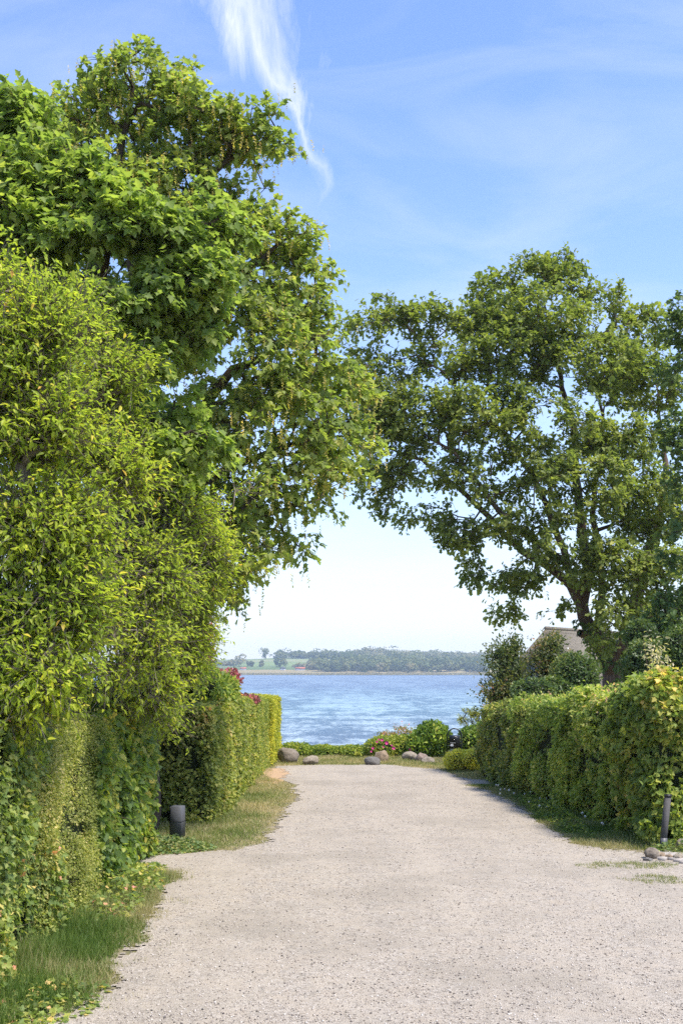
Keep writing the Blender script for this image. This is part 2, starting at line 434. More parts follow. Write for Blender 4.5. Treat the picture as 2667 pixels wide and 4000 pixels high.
# ------------------------------------------------------------------ ground
# lane outline (world metres), left side then right side
def wp(L): return [tuple(G(x, y)) for x, y in L]
LEFT = [(-2.6, -12), (-2.7, 5)] + wp([(150, 4000), (290, 3950), (430, 3850), (470, 3740), (640, 3560), (690, 3430), (560, 3385)]) + [(-3.6, 15.9), (-12, 15.9), (-12, 16.9), (-3.6, 16.95)] + \
       wp([(700, 3335), (900, 3318), (1040, 3285), (1060, 3240), (1150, 3125), (1165, 3065), (1060, 3040), (1075, 2992), (1300, 2988), (1500, 2986), (1700, 3003), (1780, 3035), (1850, 3045)])
RIGHT = [(4.4, 29.3), (14, 30.2), (14, 28.3), (4.0, 28.4)] + wp([(1835, 3068), (1900, 3092), (1980, 3122), (2050, 3172), (2110, 3215), (2190, 3270), (2300, 3312), (2400, 3325), (2530, 3337)]) + \
        [(5.2, 16.4), (14, 16.6), (14, 5), (9, 5), (9, -12)]
POLY = np.array(LEFT + RIGHT)
def in_poly(x, y, poly=POLY):
    r = np.zeros(x.shape, bool); n = len(poly); j = n - 1
    for i in range(n):
        xi, yi = poly[i]; xj, yj = poly[j]
        if yi != yj:
            c = ((yi > y) != (yj > y)) & (x < (xj - xi) * (y - yi) / (yj - yi) + xi); r ^= c
        j = i
    return r
def edge_dist(x, y, poly=POLY):
    d = np.full(x.shape, 1e9); n = len(poly)
    for i in range(n):
        a = poly[i]; b = poly[(i + 1) % n]; ab = b - a; L = (ab ** 2).sum()
        tt = np.clip(((x - a[0]) * ab[0] + (y - a[1]) * ab[1]) / L, 0, 1)
        d = np.minimum(d, np.hypot(x - a[0] - tt * ab[0], y - a[1] - tt * ab[1]))
    return d
def lane_s(x, y):
    """signed: >0 inside the gravel"""
    s = edge_dist(x, y); s = np.where(in_poly(x, y), s, -s)
    return s + (fbm2(x, y, 1.3, 3) - .5) * .45 + (fbm2(x, y, 6.0, 4) - .5) * .22
def gz(x, y): return (fbm2(x, y, .35, 8) - .5) * .04

# ground sheet, sloping to the shore
def shore_z(y): 
    q = np.clip((y - 41) / 30, 0, 1); return -4.6 * q * q * (3 - 2 * q)
def grid(name, xs, ys, zf, mat, kind="structure", keepf=None, smooth=True):
    X, Y = np.meshgrid(xs, ys); Z = zf(X, Y); nx, ny = len(xs), len(ys)
    V = np.stack([X, Y, Z], -1).reshape(-1, 3)
    i = np.arange(nx * ny).reshape(ny, nx); q = np.stack([i[:-1, :-1], i[:-1, 1:], i[1:, 1:], i[1:, :-1]], -1).reshape(-1, 4)
    if keepf is not None:
        c = V[q].mean(1); q = q[keepf(c[:, 0], c[:, 1])]
        used, inv = np.unique(q, return_inverse=True); V = V[used]; q = inv.reshape(q.shape)
    return tagit(mesh_np(name, V, q.ravel(), np.full(len(q), 4), mat, None, smooth=smooth), kind=kind)

m_ground, t = newmat("verge_soil")
co = t.n('ShaderNodeTexCoord').outputs['Object']
n1 = t.noise(co, 1.6, 5.0, .6); n2 = t.noise(co, 26.0, 4.0, .7)
c = t.ramp(n1, [(.32, (.12, .125, .05)), (.48, (.22, .19, .115)), (.66, (.33, .275, .20))])
c = t.mix(n2, c, t.mix(1.0, c, (.78, .77, .74), 'MULTIPLY'))
p = t.n('ShaderNodeBsdfPrincipled', {'Base Color': c, 'Roughness': .95, 'Specular IOR Level': .1,
    'Normal': t.n('ShaderNodeBump', {'Height': n2, 'Strength': .6, 'Distance': .02}).outputs[0]})
t.n('ShaderNodeOutputMaterial', {'Surface': p.outputs[0]})
xs = np.concatenate([np.linspace(-400, -16, 12), np.arange(-15, 15.01, .5), np.linspace(16, 400, 12)])
ys = np.concatenate([[-120, -60, -20], np.arange(-12, 41, .5), np.arange(41, 90, 2.0)])
grid("ground", xs, ys, lambda X, Y: gz(X, Y) + shore_z(Y) - .008, m_ground)

m_grav, t = newmat("pale_gravel")
co = t.n('ShaderNodeTexCoord').outputs['Object']
v1 = t.n('ShaderNodeTexVoronoi', {'Vector': co, 'Scale': 62.0}); v2 = t.n('ShaderNodeTexVoronoi', {'Vector': co, 'Scale': 27.0})
big = t.noise(co, .55, 5.0, .6); mid = t.noise(co, 3.4, 5.0, .7, .4); fine = t.noise(co, 120.0, 3.0, .7)
s1 = t.n('ShaderNodeSeparateColor', {0: v1.outputs['Color']}).outputs[0]
c = t.ramp(s1, [(0, (.07, .058, .048)), (.05, (.15, .125, .10)), (.15, (.27, .235, .190)), (.6, (.375, .335, .28)), (1, (.52, .475, .415))])
s2 = t.n('ShaderNodeSeparateColor', {0: v2.outputs['Color']}).outputs[1]
c2 = t.ramp(s2, [(0, (.08, .066, .055)), (.04, (.19, .16, .13)), (.3, (.32, .27, .22)), (1, (.45, .39, .325))])
c = t.mix(.42, c, c2)
dust = t.n('ShaderNodeMapRange', {0: mid, 1: .42, 2: .66, 3: 0.0, 4: .80}).outputs[0]
c = t.mix(dust, c, (.39, .33, .26))
trk = t.noise(t.n('ShaderNodeMapping', {'Vector': co, 'Scale': (1.5, .10, 1), 'Location': (.3, 0, 0)}).outputs[0], 1.0, 3.0, .55, .3)
c = t.mix(t.n('ShaderNodeMapRange', {0: trk, 1: .46, 2: .68, 3: 0.0, 4: .55}).outputs[0], c, (.41, .355, .285))
c = t.mix(t.n('ShaderNodeMapRange', {0: big, 1: .47, 2: .64, 3: 0.0, 4: .60}).outputs[0], c, (.27, .235, .19))
dk = t.noise(co, 9.0, 4.0, .8)
c = t.mix(t.n('ShaderNodeMapRange', {0: dk, 1: .56, 2: .70, 3: 0.0, 4: .55}).outputs[0], c, (.13, .112, .097))
hgt = t.math('ADD', t.math('MULTIPLY', v1.outputs['Distance'], -1.0), t.math('MULTIPLY', fine, .35))
bm = t.n('ShaderNodeBump', {'Height': hgt, 'Strength': .8, 'Distance': .012}).outputs[0]
p = t.n('ShaderNodeBsdfPrincipled', {'Base Color': c, 'Roughness': .92, 'Specular IOR Level': .15, 'Normal': bm})
t.n('ShaderNodeOutputMaterial', {'Surface': p.outputs[0]})
keep = lambda x, y: lane_s(x, y) + (fbm2(x, y, 16.0, 19) - .5) * .30 > 0
grid("gravel_lane", np.arange(-3.6, 6.6, .05), np.arange(7, 36.0, .05), lambda X, Y: gz(X, Y) + .006 + (fbm2(X, Y, 2.2, 9) - .5) * .012, m_grav, keepf=keep)
grid("gravel_road", np.arange(-12, 14.1, .5), np.arange(-12, 7.01, .5), lambda X, Y: gz(X, Y) + .006, m_grav, keepf=lambda x, y: in_poly(x, y))
grid("gravel_driveway", np.concatenate([np.arange(6.5, 14, .25)]), np.arange(7, 17.6, .25), lambda X, Y: gz(X, Y) + .006, m_grav, keepf=lambda x, y: in_poly(x, y))

# tan bare-earth patch beside the far left hedge
m_earth, t = newmat("bare_tan_earth")
co = t.n('ShaderNodeTexCoord').outputs['Object']
n2 = t.noise(co, 40.0, 5.0, .75)
c = t.ramp(n2, [(.25, (.20, .13, .075)), (.5, (.42, .28, .17)), (.8, (.52, .40, .28))])
p = t.n('ShaderNodeBsdfPrincipled', {'Base Color': c, 'Roughness': .95, 'Specular IOR Level': .1})
t.n('ShaderNodeOutputMaterial', {'Surface': p.outputs[0]})
def earth_keep(x, y):
    a = G(1055, 3025); return (((x - a[0]) / .60) ** 2 + ((y - a[1] + .2) / 2.6) ** 2 + (fbm2(x, y, 2.0, 20) - .5) * 1.6 + (fbm2(x, y, 9.0, 21) - .5) * .8) < .9
grid("earth_patch", np.arange(-3.2, -.6, .05), np.arange(26.5, 34, .05), lambda X, Y: gz(X, Y) + .012 + (fbm2(X, Y, 2.2, 9) - .5) * .012, m_earth, keepf=earth_keep)

# ------------------------------------------------------------------ loose stones
rng = np.random.default_rng(11)
m_peb, t = newmat("loose_pebble")
a = t.n('ShaderNodeAttribute', attribute_name='rnd').outputs['Fac']
c = t.ramp(a, [(0, (.05, .045, .04)), (.07, (.12, .10, .09)), (.22, (.26, .215, .175)), (.6, (.40, .34, .28)), (1, (.58, .53, .47))])
p = t.n('ShaderNodeBsdfPrincipled', {'Base Color': c, 'Roughness': .85, 'Specular IOR Level': .25})
t.n('ShaderNodeOutputMaterial', {'Surface': p.outputs[0]})
oc = np.array([(1, 0, 0), (-1, 0, 0), (0, 1, 0), (0, -1, 0), (0, 0, .7), (0, 0, -.5), (.6, .6, .35), (-.6, .6, .3), (.55, -.6, .4), (-.6, -.55, .35)], dtype=np.float32)
T_PEB = (oc, [[0, 6, 4], [6, 2, 4], [2, 7, 4], [7, 1, 4], [1, 9, 4], [9, 3, 4], [3, 8, 4], [8, 0, 4], [0, 2, 6], [2, 1, 7], [1, 3, 9], [3, 0, 8], [0, 5, 2], [2, 5, 1], [1, 5, 3], [3, 5, 0]])
n = 95000
D = 8.6 + (rng.random(n) ** 1.7) * 20; x = (rng.random(n) * 1.12 - .56) * D * 2667 / 4400; 
s = lane_s(x, D); k = (s > -.35 * rng.random(n) ** 2) & (fbm2(x, D, 1.7, 31) + rng.random(n) * .35 > .5) & (x < 6.4)
x, D = x[k], D[k]; n = len(x)
sz = .003 + .009 * rng.random(n) ** 3.5
pos = np.stack([x, D, gz(x, D) + .006 + (fbm2(x, D, 2.2, 9) - .5) * .012 + sz * .2], -1)
yd = rng.normal(size=(n, 3)); yd[:, 2] *= .2; zd = rng.normal(size=(n, 3)) * .3; zd[:, 2] += 1
tagit(stamp("gravel_stones", T_PEB, pos, yd, zd, sz * rng.uniform(.8, 1.3, n), m_peb, None, rng.random(n), asp=rng.uniform(.6, 1, n)),
      "loose pale and dark pebbles scattered over the gravel lane", "gravel", kind="stuff")

# ------------------------------------------------------------------ grass
def grassmat(name, g1, g2, straw):
    m, t = newmat(name)
    a = t.n('ShaderNodeAttribute', attribute_name='rnd').outputs['Fac']
    g1 = tuple(1.3 * q for q in g1); g2 = tuple(1.25 * q for q in g2)
    c = t.ramp(a, [(0, g1), (.55, g2), (.75, tuple((u_ + w_) / 2 for u_, w_ in zip(g2, straw))), (1, straw)])
    p = t.n('ShaderNodeBsdfPrincipled', {'Base Color': c, 'Roughness': .5, 'Specular IOR Level': .3})
    tr = t.n('ShaderNodeBsdfTranslucent', {'Color': t.mix(1.0, c, (1.5, 1.6, .8), 'MULTIPLY')})
    mx = t.n('ShaderNodeMixShader', {0: .3, 1: p.outputs[0], 2: tr.outputs[0]})
    t.n('ShaderNodeOutputMaterial', {'Surface': mx.outputs[0]}); return m
MG1 = grassmat("verge_grass", (.045, .085, .014), (.11, .165, .030), (.40, .34, .17))
MG2 = grassmat("dry_grass", (.07, .11, .022), (.17, .20, .05), (.50, .41, .22))
def grass(label, box, n, hmin, hmax, mat, seed, dry=.35, edge=.12, wid=.006, extra=None):
    rng = np.random.default_rng(seed); x0, x1, y0, y1 = box
    x = rng.uniform(x0, x1, n); y = rng.uniform(y0, y1, n)
    s = lane_s(x, y); dens = fbm2(x, y, 2.4, seed + 1)
    k = (s < edge * 3.2 * rng.random(n) ** 6) & (dens + np.clip(-s * .9, -.1, .45) > .40 + .12 * rng.random(n))
    if extra is not None: k &= extra(x, y)
    x, y, s = x[k], y[k], s[k]; n = len(x)
    tall = np.clip(.35 + np.clip(-s, 0, 1) * .9, .25, 1) * (.5 + fbm2(x, y, 1.6, seed + 2))
    h = (hmin + (hmax - hmin) * rng.random(n) ** 1.6) * tall
    yd = rng.normal(size=(n, 3)) * .42; yd[:, 2] = 1; zd = rng.normal(size=(n, 3)); zd[:, 2] *= .2
    d = fbm2(x, y, 1.1, seed + 3); rnd = np.clip(rng.random(n) * .75 + (d - .5) * 1.5 + dry - .15 + np.clip(s + .3, 0, .4), 0, 1)
    o = stamp("grass", T_BLADE, np.stack([x, y, gz(x, y) - .008], -1), yd, zd, h, mat, None, rnd, asp=wid / h)
    return tagit(o, label, "grass", kind="stuff")
grass("long green grass along the foot of the near left hedge", (-3.7, -1.6, 8, 16), 125000, .06, .30, MG1, 41, dry=.34, wid=.0055)
grass("short dry grass around the grey bollard and mid left hedge", (-4.6, -.7, 16.6, 31), 110000, .03, .13, MG2, 42, dry=.42, wid=.008)
grass("green verge grass with seed heads along the right hedge", (2.9, 6.5, 16.9, 28.6), 150000, .04, .17, MG1, 43, dry=.32, wid=.008)
grass("yellowing grass strip around the boulders at the lane end", (-3.0, 5.2, 28.6, 39), 150000, .04, .14, MG2, 44, dry=.55, wid=.010)
PATCH = lambda x, y: (((x - G(2450, 3385)[0]) / .75) ** 2 + ((y - 16.25) / .28) ** 2 + (fbm2(x, y, 5, 51) - .5) * 2 < 1) | (((x - G(2600, 3440)[0]) / .6) ** 2 + ((y - 15.1) / .35) ** 2 + (fbm2(x, y, 5, 52) - .5) * 2.4 < .8)
rng = np.random.default_rng(45); x = rng.uniform(3, 6, 40000); y = rng.uniform(14.4, 17, 40000); k = PATCH(x, y) & (rng.random(40000) < .55) & (fbm2(x, y, 7.0, 77) + rng.random(40000) * .3 > .62); x, y = x[k], y[k]; n = len(x)
yd = rng.normal(size=(n, 3)) * .5; yd[:, 2] = 1
h = rng.uniform(.02, .07, n)
tagit(stamp("grass", T_BLADE, np.stack([x, y, gz(x, y)], -1), yd, rng.normal(size=(n, 3)), h, MG2, None, rng.random(n), asp=.007 / h),
      "thin grass creeping over the gravel in front of the leaning post", "grass", kind="stuff")

# ------------------------------------------------------------------ hedges
def hedge(name, label, a, b, th, h0, h1, T, size, mat, dens, seed, amp=.10, rad=.22, sprout=.25, asp=None, zlift=.05, face_up=.45,
          jit=.45, droop=.35, depth=.14, group=None, twigs=60, scale_low=1.0, cat="hedge"):
    """a,b = ends of the lane-side foot line (a nearer); th = thickness away from the lane (signed in x)"""
    rng = np.random.default_rng(seed)
    a = np.array(a, float); b = np.array(b, float); L = np.linalg.norm(b - a); ud = (b - a) / L
    nd = np.array([-ud[1], ud[0]]);                       # left normal
    if th < 0: inward = nd
    else: inward = -nd
    T_ = abs(th)
    root = empty(name, (float((a[0] + b[0]) / 2), float((a[1] + b[1]) / 2), 0), label, cat, group)
    H = lambda s: h0 + (h1 - h0) * s / L
    def surf(n):
        """points on the rounded block in local (s,w,z), outward normals"""
        areas = np.array([L * max(h0, h1), T_ * h0, T_ * h1, L * T_, L * max(h0, h1) * .25]); areas /= areas.sum()
        f = rng.choice(5, n, p=areas); r1, r2 = rng.random(n), rng.random(n)
        s = np.where(f == 1, 0, np.where(f == 2, L, r1 * L)); w = np.where(f == 0, 0, np.where(f == 4, T_, np.where(f == 3, r2 * T_, r1 * T_)))
        hh = H(s); z = np.where(f == 3, hh, r2 * hh)
        return s, w, z, hh
    def rnd_block(s, w, z, hh, shrink=0):
        r = rad
        qs = np.clip(s, r, L - r); qw = np.clip(w, r, T_ - r); qz = np.minimum(z, hh - r)
        d = np.stack([s - qs, w - qw, np.maximum(z - qz, 0)], -1); nn = np.linalg.norm(d, axis=-1, keepdims=True)
        d = np.where(nn > 1e-6, d / np.maximum(nn, 1e-6), np.array([0, -1, 0]))
        return np.stack([qs, qw, qz], -1) + d * r, d
    def toworld(p):
        xy = a + p[..., 0:1] * ud + p[..., 1:2] * inward
        return np.concatenate([xy, p[..., 2:3]], -1)
    def dirw(d): return np.concatenate([d[..., 0:1] * ud + d[..., 1:2] * inward, d[..., 2:3]], -1)
    # solid dark core added inside the leaf shell to block light
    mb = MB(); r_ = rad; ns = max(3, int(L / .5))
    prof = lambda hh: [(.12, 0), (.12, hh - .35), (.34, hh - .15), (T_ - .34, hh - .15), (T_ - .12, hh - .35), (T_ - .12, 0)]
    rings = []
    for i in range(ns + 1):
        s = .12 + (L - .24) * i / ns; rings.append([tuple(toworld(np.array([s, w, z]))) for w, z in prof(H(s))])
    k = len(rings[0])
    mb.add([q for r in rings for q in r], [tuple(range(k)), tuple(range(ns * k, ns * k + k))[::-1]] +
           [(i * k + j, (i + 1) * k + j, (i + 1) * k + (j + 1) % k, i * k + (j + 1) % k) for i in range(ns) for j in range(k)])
    mb.build("light_block_core", core_m, root)
    area = L * max(h0, h1) * 1.25 + T_ * (h0 + h1) + L * T_
    n = int(area * dens); s, w, z, hh = surf(n)
    p, d = rnd_block(s, w, z, hh); pw, dw = toworld(p), dirw(d)
    off = (fbm(pw, 1.6, seed) - .5) * 2 * amp * 1.6 + (fbm(pw, 4.5, seed + 3) - .5) * amp * 1.3
    inn = rng.random(n) ** 1.5 * depth
    gapn = fbm(pw, 3.2, seed + 9, 2)
    pos = pw + dw * (off - inn)[:, None] + rng.normal(size=(n, 3)) * .02
    pos[:, 2] += zlift
    # sprouts: shoots on top
    ns_ = int(L * T_ * 16 * sprout / .25)
    if ns_:
        ss, ww = rng.random(ns_) * L, rng.random(ns_) * T_; hs = rng.random(ns_) ** 2 * sprout + .05
        q, _ = rnd_block(ss, ww, H(ss), H(ss)); q = toworld(q); m_ = 7
        tt = np.tile(np.linspace(.1, 1, m_), ns_); lean = np.repeat(rng.normal(size=(ns_, 3)) * .3, m_, 0); lean[:, 2] = 1
        sp = np.repeat(q, m_, 0) + lean * (np.repeat(hs, m_) * tt)[:, None] + rng.normal(size=(ns_ * m_, 3)) * size * .35
        sd_ = rng.normal(size=(len(sp), 3)); sd_[:, 2] = np.abs(sd_[:, 2]) * .5 + .3
        pos = np.concatenate([pos, sp]); dw = np.concatenate([dw, nrmz(sd_)]); gapn = np.concatenate([gapn, np.ones(len(sp))])
        sprt = len(sp)
    else: sprt = 0
    kk = (gapn > .30) & (pos[:, 2] > .02); 
    tipflag = np.zeros(len(pos)); 
    if sprt: tipflag[-sprt:] = .30
    hf = pos[:, 2] / max(h0, h1)
    pos, dw, tipflag, hf = pos[kk], dw[kk], tipflag[kk], hf[kk]; n = len(pos)
    yd = dw * .4 + rng.normal(size=(n, 3)) * jit; yd[:, 2] -= droop
    zd = dw * .75 + rng.normal(size=(n, 3)) * .45; zd[:, 2] += face_up
    sz = size * rng.uniform(.55, 1.2, n)
    rnd = np.clip(rng.random(n) * .84 + (fbm(pos, 1.3, seed + 5) - .5) * .55 + .05 + tipflag, 0, 1)
    stamp("foliage", T, pos, yd, zd, sz, mat, root, rnd, asp=asp)
    # a few bare twigs that show
    if twigs:
        mb = MB()
        for i in range(twigs):
            s_, w_, z_, h_ = surf(1); q, dd = rnd_block(s_, w_, z_, h_); q = toworld(q)[0]; dd = dirw(dd)[0]
            d2 = nrmz(dd * .5 + rng.normal(size=3) * .5 + np.array([0, 0, .5])); l_ = rng.uniform(.12, .35)
            mb.tube([q - dd * .1, q + d2 * l_ * .5, q + d2 * l_ + rng.normal(size=3) * .02], [.005, .004, .002], 4, False)
        mb.build("twigs", bark_dark, root)["kind"] = "stuff"
    return root

MH_a = leafmat("field_maple_pink_tips", [(0, (.035, .085, .018)), (.5, (.085, .165, .035)), (.86, (.15, .23, .05)), (.96, (.24, .27, .08)), (1, (.38, .20, .13))], .34, .45)
MH_b = leafmat("privet_fine", [(0, (.07, .125, .024)), (.5, (.115, .185, .040)), (.85, (.18, .25, .065)), (1, (.28, .34, .13))], .36, .45, .4)
MH_c = leafmat("linden_leaf", [(0, (.035, .085, .022)), (.5, (.07, .15, .03)), (.85, (.14, .23, .04)), (1, (.27, .30, .05))], .4, .4, .5)
MH_d = leafmat("maple_hedge_warm", [(0, (.050, .090, .018)), (.5, (.11, .165, .028)), (.86, (.17, .21, .045)), (.97, (.25, .26, .08)), (1, (.28, .17, .08))], .34, .45, rk=1.34)
MH_e = leafmat("privet_far", [(0, (.045, .10, .015)), (.5, (.09, .16, .025)), (1, (.19, .24, .05))], .3, .45)
MH_g = leafmat("golden_privet", [(0, (.12, .16, .012)), (.5, (.19, .21, .015)), (1, (.34, .31, .03))], .3, .45, rk=1.12)
MH_r1 = leafmat("bindweed_dark", [(0, (.035, .075, .016)), (.5, (.085, .150, .034)), (1, (.20, .26, .07))], .36, .45, .4)
MH_r2 = leafmat("mixed_lime", [(0, (.055, .105, .018)), (.45, (.11, .185, .032)), (.85, (.22, .28, .06)), (.97, (.28, .30, .11)), (1, (.34, .24, .14))], .35, .45, rk=1.28)
MH_r3 = leafmat("vine_green", [(0, (.040, .09, .016)), (.5, (.085, .165, .028)), (.85, (.15, .225, .04)), (1, (.29, .30, .09))], .35, .45)

# left row, near to far
hedge("hedge", "near left hedge of small lobed leaves with pink new tips at the picture edge", (-3.15, 7.0), (-3.02, 12.15), -1.4, 2.45, 2.35, T_MAPLE, .060, MH_a, 1700, 61, amp=.16, sprout=.22)
hedge("hedge", "fine grey green small leaved hedge section between the pink tipped and heart leaved ones", (-3.05, 11.4), (-2.98, 14.9), -1.4, 2.35, 2.15, T_SMALL, .034, MH_b, 5200, 62, amp=.12, sprout=.12, twigs=10, asp=1.2)
hedge("hedge", "dense hedge end of large heart shaped leaves beside the grey bollard on the left", (-2.97, 14.0), (-2.87, 17.2), -1.5, 2.1, 2.15, T_HEART, .105, MH_c, 620, 63, amp=.17, sprout=.4, depth=.2)
hedge("hedge", "squared mid left hedge with dark front face and warm sunlit lane side behind the bollard", (-2.32, 20.7), (-2.22, 29.4), -2.6, 2.1, 2.08, T_MAPLE, .075, MH_d, 1300, 64, amp=.09, sprout=.2)
hedge("hedge", "plain green privet section between the warm maple hedge and the golden hedge end", (-2.2, 29.2), (-2.14, 33.6), -2.2, 2.05, 2.0, T_SMALL, .055, MH_e, 2300, 65, amp=.06, sprout=.12, twigs=0, asp=1.2)
hedge("hedge", "clipped golden yellow privet hedge end beside the sea on the left", (-2.06, 33.4), (-2.0, 37.2), -2.2, 2.02, 1.98, T_SMALL, .055, MH_g, 2500, 66, amp=.05, sprout=.06, twigs=0, asp=1.2)
# right row, far to near
hedge("hedge", "dark green farthest section of the right hedge wrapped in bindweed", (4.12, 25.6), (3.67, 30.2), 1.6, 1.98, 1.82, T_HEART, .070, MH_r1, 1300, 67, amp=.22, sprout=.22)
hedge("hedge", "rough light green right hedge section with brown dead twigs in the middle", (4.52, 22.1), (4.02, 26.3), 1.6, 2.12, 2.05, T_SMALL, .075, MH_r2, 1700, 68, amp=.24, sprout=.3, asp=1.2, twigs=120)
hedge("hedge", "tall lime topped right hedge section in front of the yellow lantern", (4.86, 19.3), (4.40, 23.1), 1.7, 2.38, 2.2, T_LANCE, .090, MH_r2, 1500, 69, amp=.26, sprout=.32, asp=1.3)
hedge("hedge", "nearest right hedge corner of lobed maple leaves standing over the leaning post", (5.0, 17.9), (4.72, 19.8), 2.6, 2.72, 2.5, T_MAPLE, .105, MH_r3, 850, 70, amp=.22, sprout=.32, rad=.3)

# ------------------------------------------------------------------ trees
# sycamore with hanging blossom
syc = [E(540, 370, 225, 150, 19.0), E(360, 430, 150, 120, 19.5), E(740, 400, 120, 100, 18.5), E(800, 520, 230, 140, 19), E(1010, 540, 170, 120, 19),
       E(450, 640, 260, 170, 19), E(700, 760, 250, 130, 19), E(1060, 760, 90, 60, 19.5), E(1080, 930, 150, 110, 19), E(850, 950, 230, 150, 18.5), E(1150, 1130, 190, 140, 19.5),
       E(900, 1180, 260, 160, 18.5), E(1250, 1330, 190, 140, 20), E(1000, 1400, 300, 180, 18.5), E(1300, 1560, 170, 150, 20), E(1050, 1650, 300, 180, 18.5),
       E(1330, 1740, 150, 140, 20), E(1150, 1880, 270, 150, 18.5), E(1340, 1900, 120, 110, 20), E(1050, 2020, 230, 120, 18.5), E(880, 2160, 200, 110, 18), E(1180, 2100, 80, 70, 19),
       E(900, 2290, 90, 60, 18.5), E(700, 1500, 260, 260, 19), E(560, 1150, 250, 250, 19.5), E(740, 1950, 220, 200, 19), E(200, 700, 260, 300, 20), E(150, 1300, 300, 400, 20)]
sb = P(560, 2650, 20); sb[2] = 0
tree("sycamore_tree", "tall sycamore with hanging yellow green blossom, highest tree on the left", "tree", sb,
     [(None, [sb, P(560, 2300, 20), P(540, 1900, 19.8), P(530, 1500, 19.5), P(540, 1150, 19.3), P(500, 850, 19), P(470, 600, 19), P(520, 330, 19)], .30, .03),
      (0, [P(540, 1500, 19.5), P(700, 1330, 19), P(850, 1130, 18.8), P(1100, 960, 19)], .13, .03),
      (0, [P(535, 1150, 19.3), P(650, 950, 19), P(760, 740, 19), P(900, 630, 19), P(1090, 520, 19)], .10, .02),
      (0, [P(540, 1900, 19.8), P(750, 1650, 19.2), P(900, 1450, 19), P(1150, 1330, 19.5), P(1300, 1300, 20)], .13, .03),
      (0, [P(550, 2000, 19.8), P(800, 1880, 19.2), P(1050, 1750, 19), P(1300, 1700, 20)], .11, .02),
      (0, [P(555, 2200, 19.8), P(750, 2120, 19), P(1000, 2020, 18.8), P(1250, 1950, 19.5)], .09, .02),
      (0, [P(530, 1300, 19.5), P(350, 1000, 19.8), P(200, 700, 20)], .12, .03),
      (0, [P(500, 850, 19), P(380, 620, 19.2), P(340, 420, 19.4)], .07, .02),
      (0, [P(540, 1700, 19.6), P(300, 1500, 20), P(120, 1300, 20)], .12, .03)],
     syc, 2500, 19, T_MAPLE, .108, M_syc, bark_dark, 71, gap=.435, gsc=1.1, shoot=.30, droop=.45, rac=(3000, M_rac, -5.2), thick=.03)
# broad-leaved maple in front of it
mp_ = [E(40, 500, 170, 110, 14.5), E(150, 680, 180, 110, 14.2), E(60, 860, 190, 130, 14), E(330, 720, 130, 80, 14), E(420, 800, 150, 70, 14), E(690, 790, 170, 70, 14.2), E(300, 960, 200, 110, 14), E(560, 930, 190, 90, 14),
       E(820, 880, 120, 60, 14.5), E(700, 1090, 190, 100, 14.2), E(480, 1130, 180, 110, 14), E(540, 1400, 120, 90, 14.3), E(700, 1280, 120, 80, 14.5), E(680, 1680, 140, 70, 14.2), E(820, 1740, 80, 45, 14.4),
       E(60, 1050, 130, 200, 14.5), E(600, 1560, 170, 120, 15), E(620, 1850, 180, 150, 15.5)]
mb_ = P(250, 2650, 15.5); mb_[2] = 0
tree("maple_tree", "bright green maple with big star shaped leaves at the upper left edge", "tree", mb_,
     [(None, [mb_, P(260, 2200, 15.5), P(280, 1700, 15.2), P(260, 1300, 15), P(220, 900, 14.8), P(180, 600, 14.6)], .24, .03),
      (0, [P(280, 1700, 15.2), P(430, 1350, 14.6), P(600, 1080, 14.3), P(760, 850, 14.2)], .10, .02),
      (0, [P(270, 1500, 15.1), P(400, 1100, 14.6), P(430, 800, 14.2)], .09, .02),
      (0, [P(280, 1900, 15.3), P(480, 1700, 14.8), P(750, 1690, 14.3)], .08, .02),
      (0, [P(260, 1200, 15), P(120, 900, 14.6), P(60, 600, 14.5)], .08, .02)],
     mp_, 1200, 22, T_MAPLE, .108, M_maple, bark_dark, 72, gap=.46, gsc=1.1, shoot=.28, droop=.6, thick=.03, up=1.1)
# cherry plum over the near hedge
def pdx(x, D): return D + min(4.0, max(0, (x - 100) / 120.0))
def PE(x, y, rx, ry, D): return E(x, y, rx, ry, pdx(x, D))
def PP(x, y, D): return P(x, y, pdx(x, D))
pl = [PE(40, 1140, 150, 110, 11.5), PE(190, 1290, 180, 130, 11.5), PE(80, 1350, 200, 180, 11.2), PE(400, 1390, 160, 90, 11.8), PE(330, 1480, 210, 130, 11.5), PE(120, 1650, 230, 180, 11), PE(400, 1720, 160, 110, 11.5),
      PE(300, 1880, 280, 140, 11.2), PE(650, 1880, 220, 110, 11.8), PE(870, 1950, 150, 80, 12), PE(780, 2060, 150, 70, 12), PE(720, 2300, 130, 80, 12), PE(560, 2060, 300, 130, 11.6), PE(150, 2080, 260, 170, 10.8), PE(720, 2190, 150, 80, 11.8), PE(450, 2260, 290, 150, 11.4),
      PE(150, 2380, 260, 170, 10.8), PE(640, 2420, 160, 130, 12), PE(400, 2520, 280, 150, 11.4), PE(640, 2560, 150, 110, 12.2), PE(120, 2640, 190, 120, 10.6), PE(480, 2680, 190, 100, 12.2), PE(250, 2760, 100, 60, 11), PE(560, 2790, 110, 60, 13.6), PE(60, 2780, 90, 50, 11)]
pb = P(150, 2700, 13); pb[2] = 0
M_plbr = bark_grey
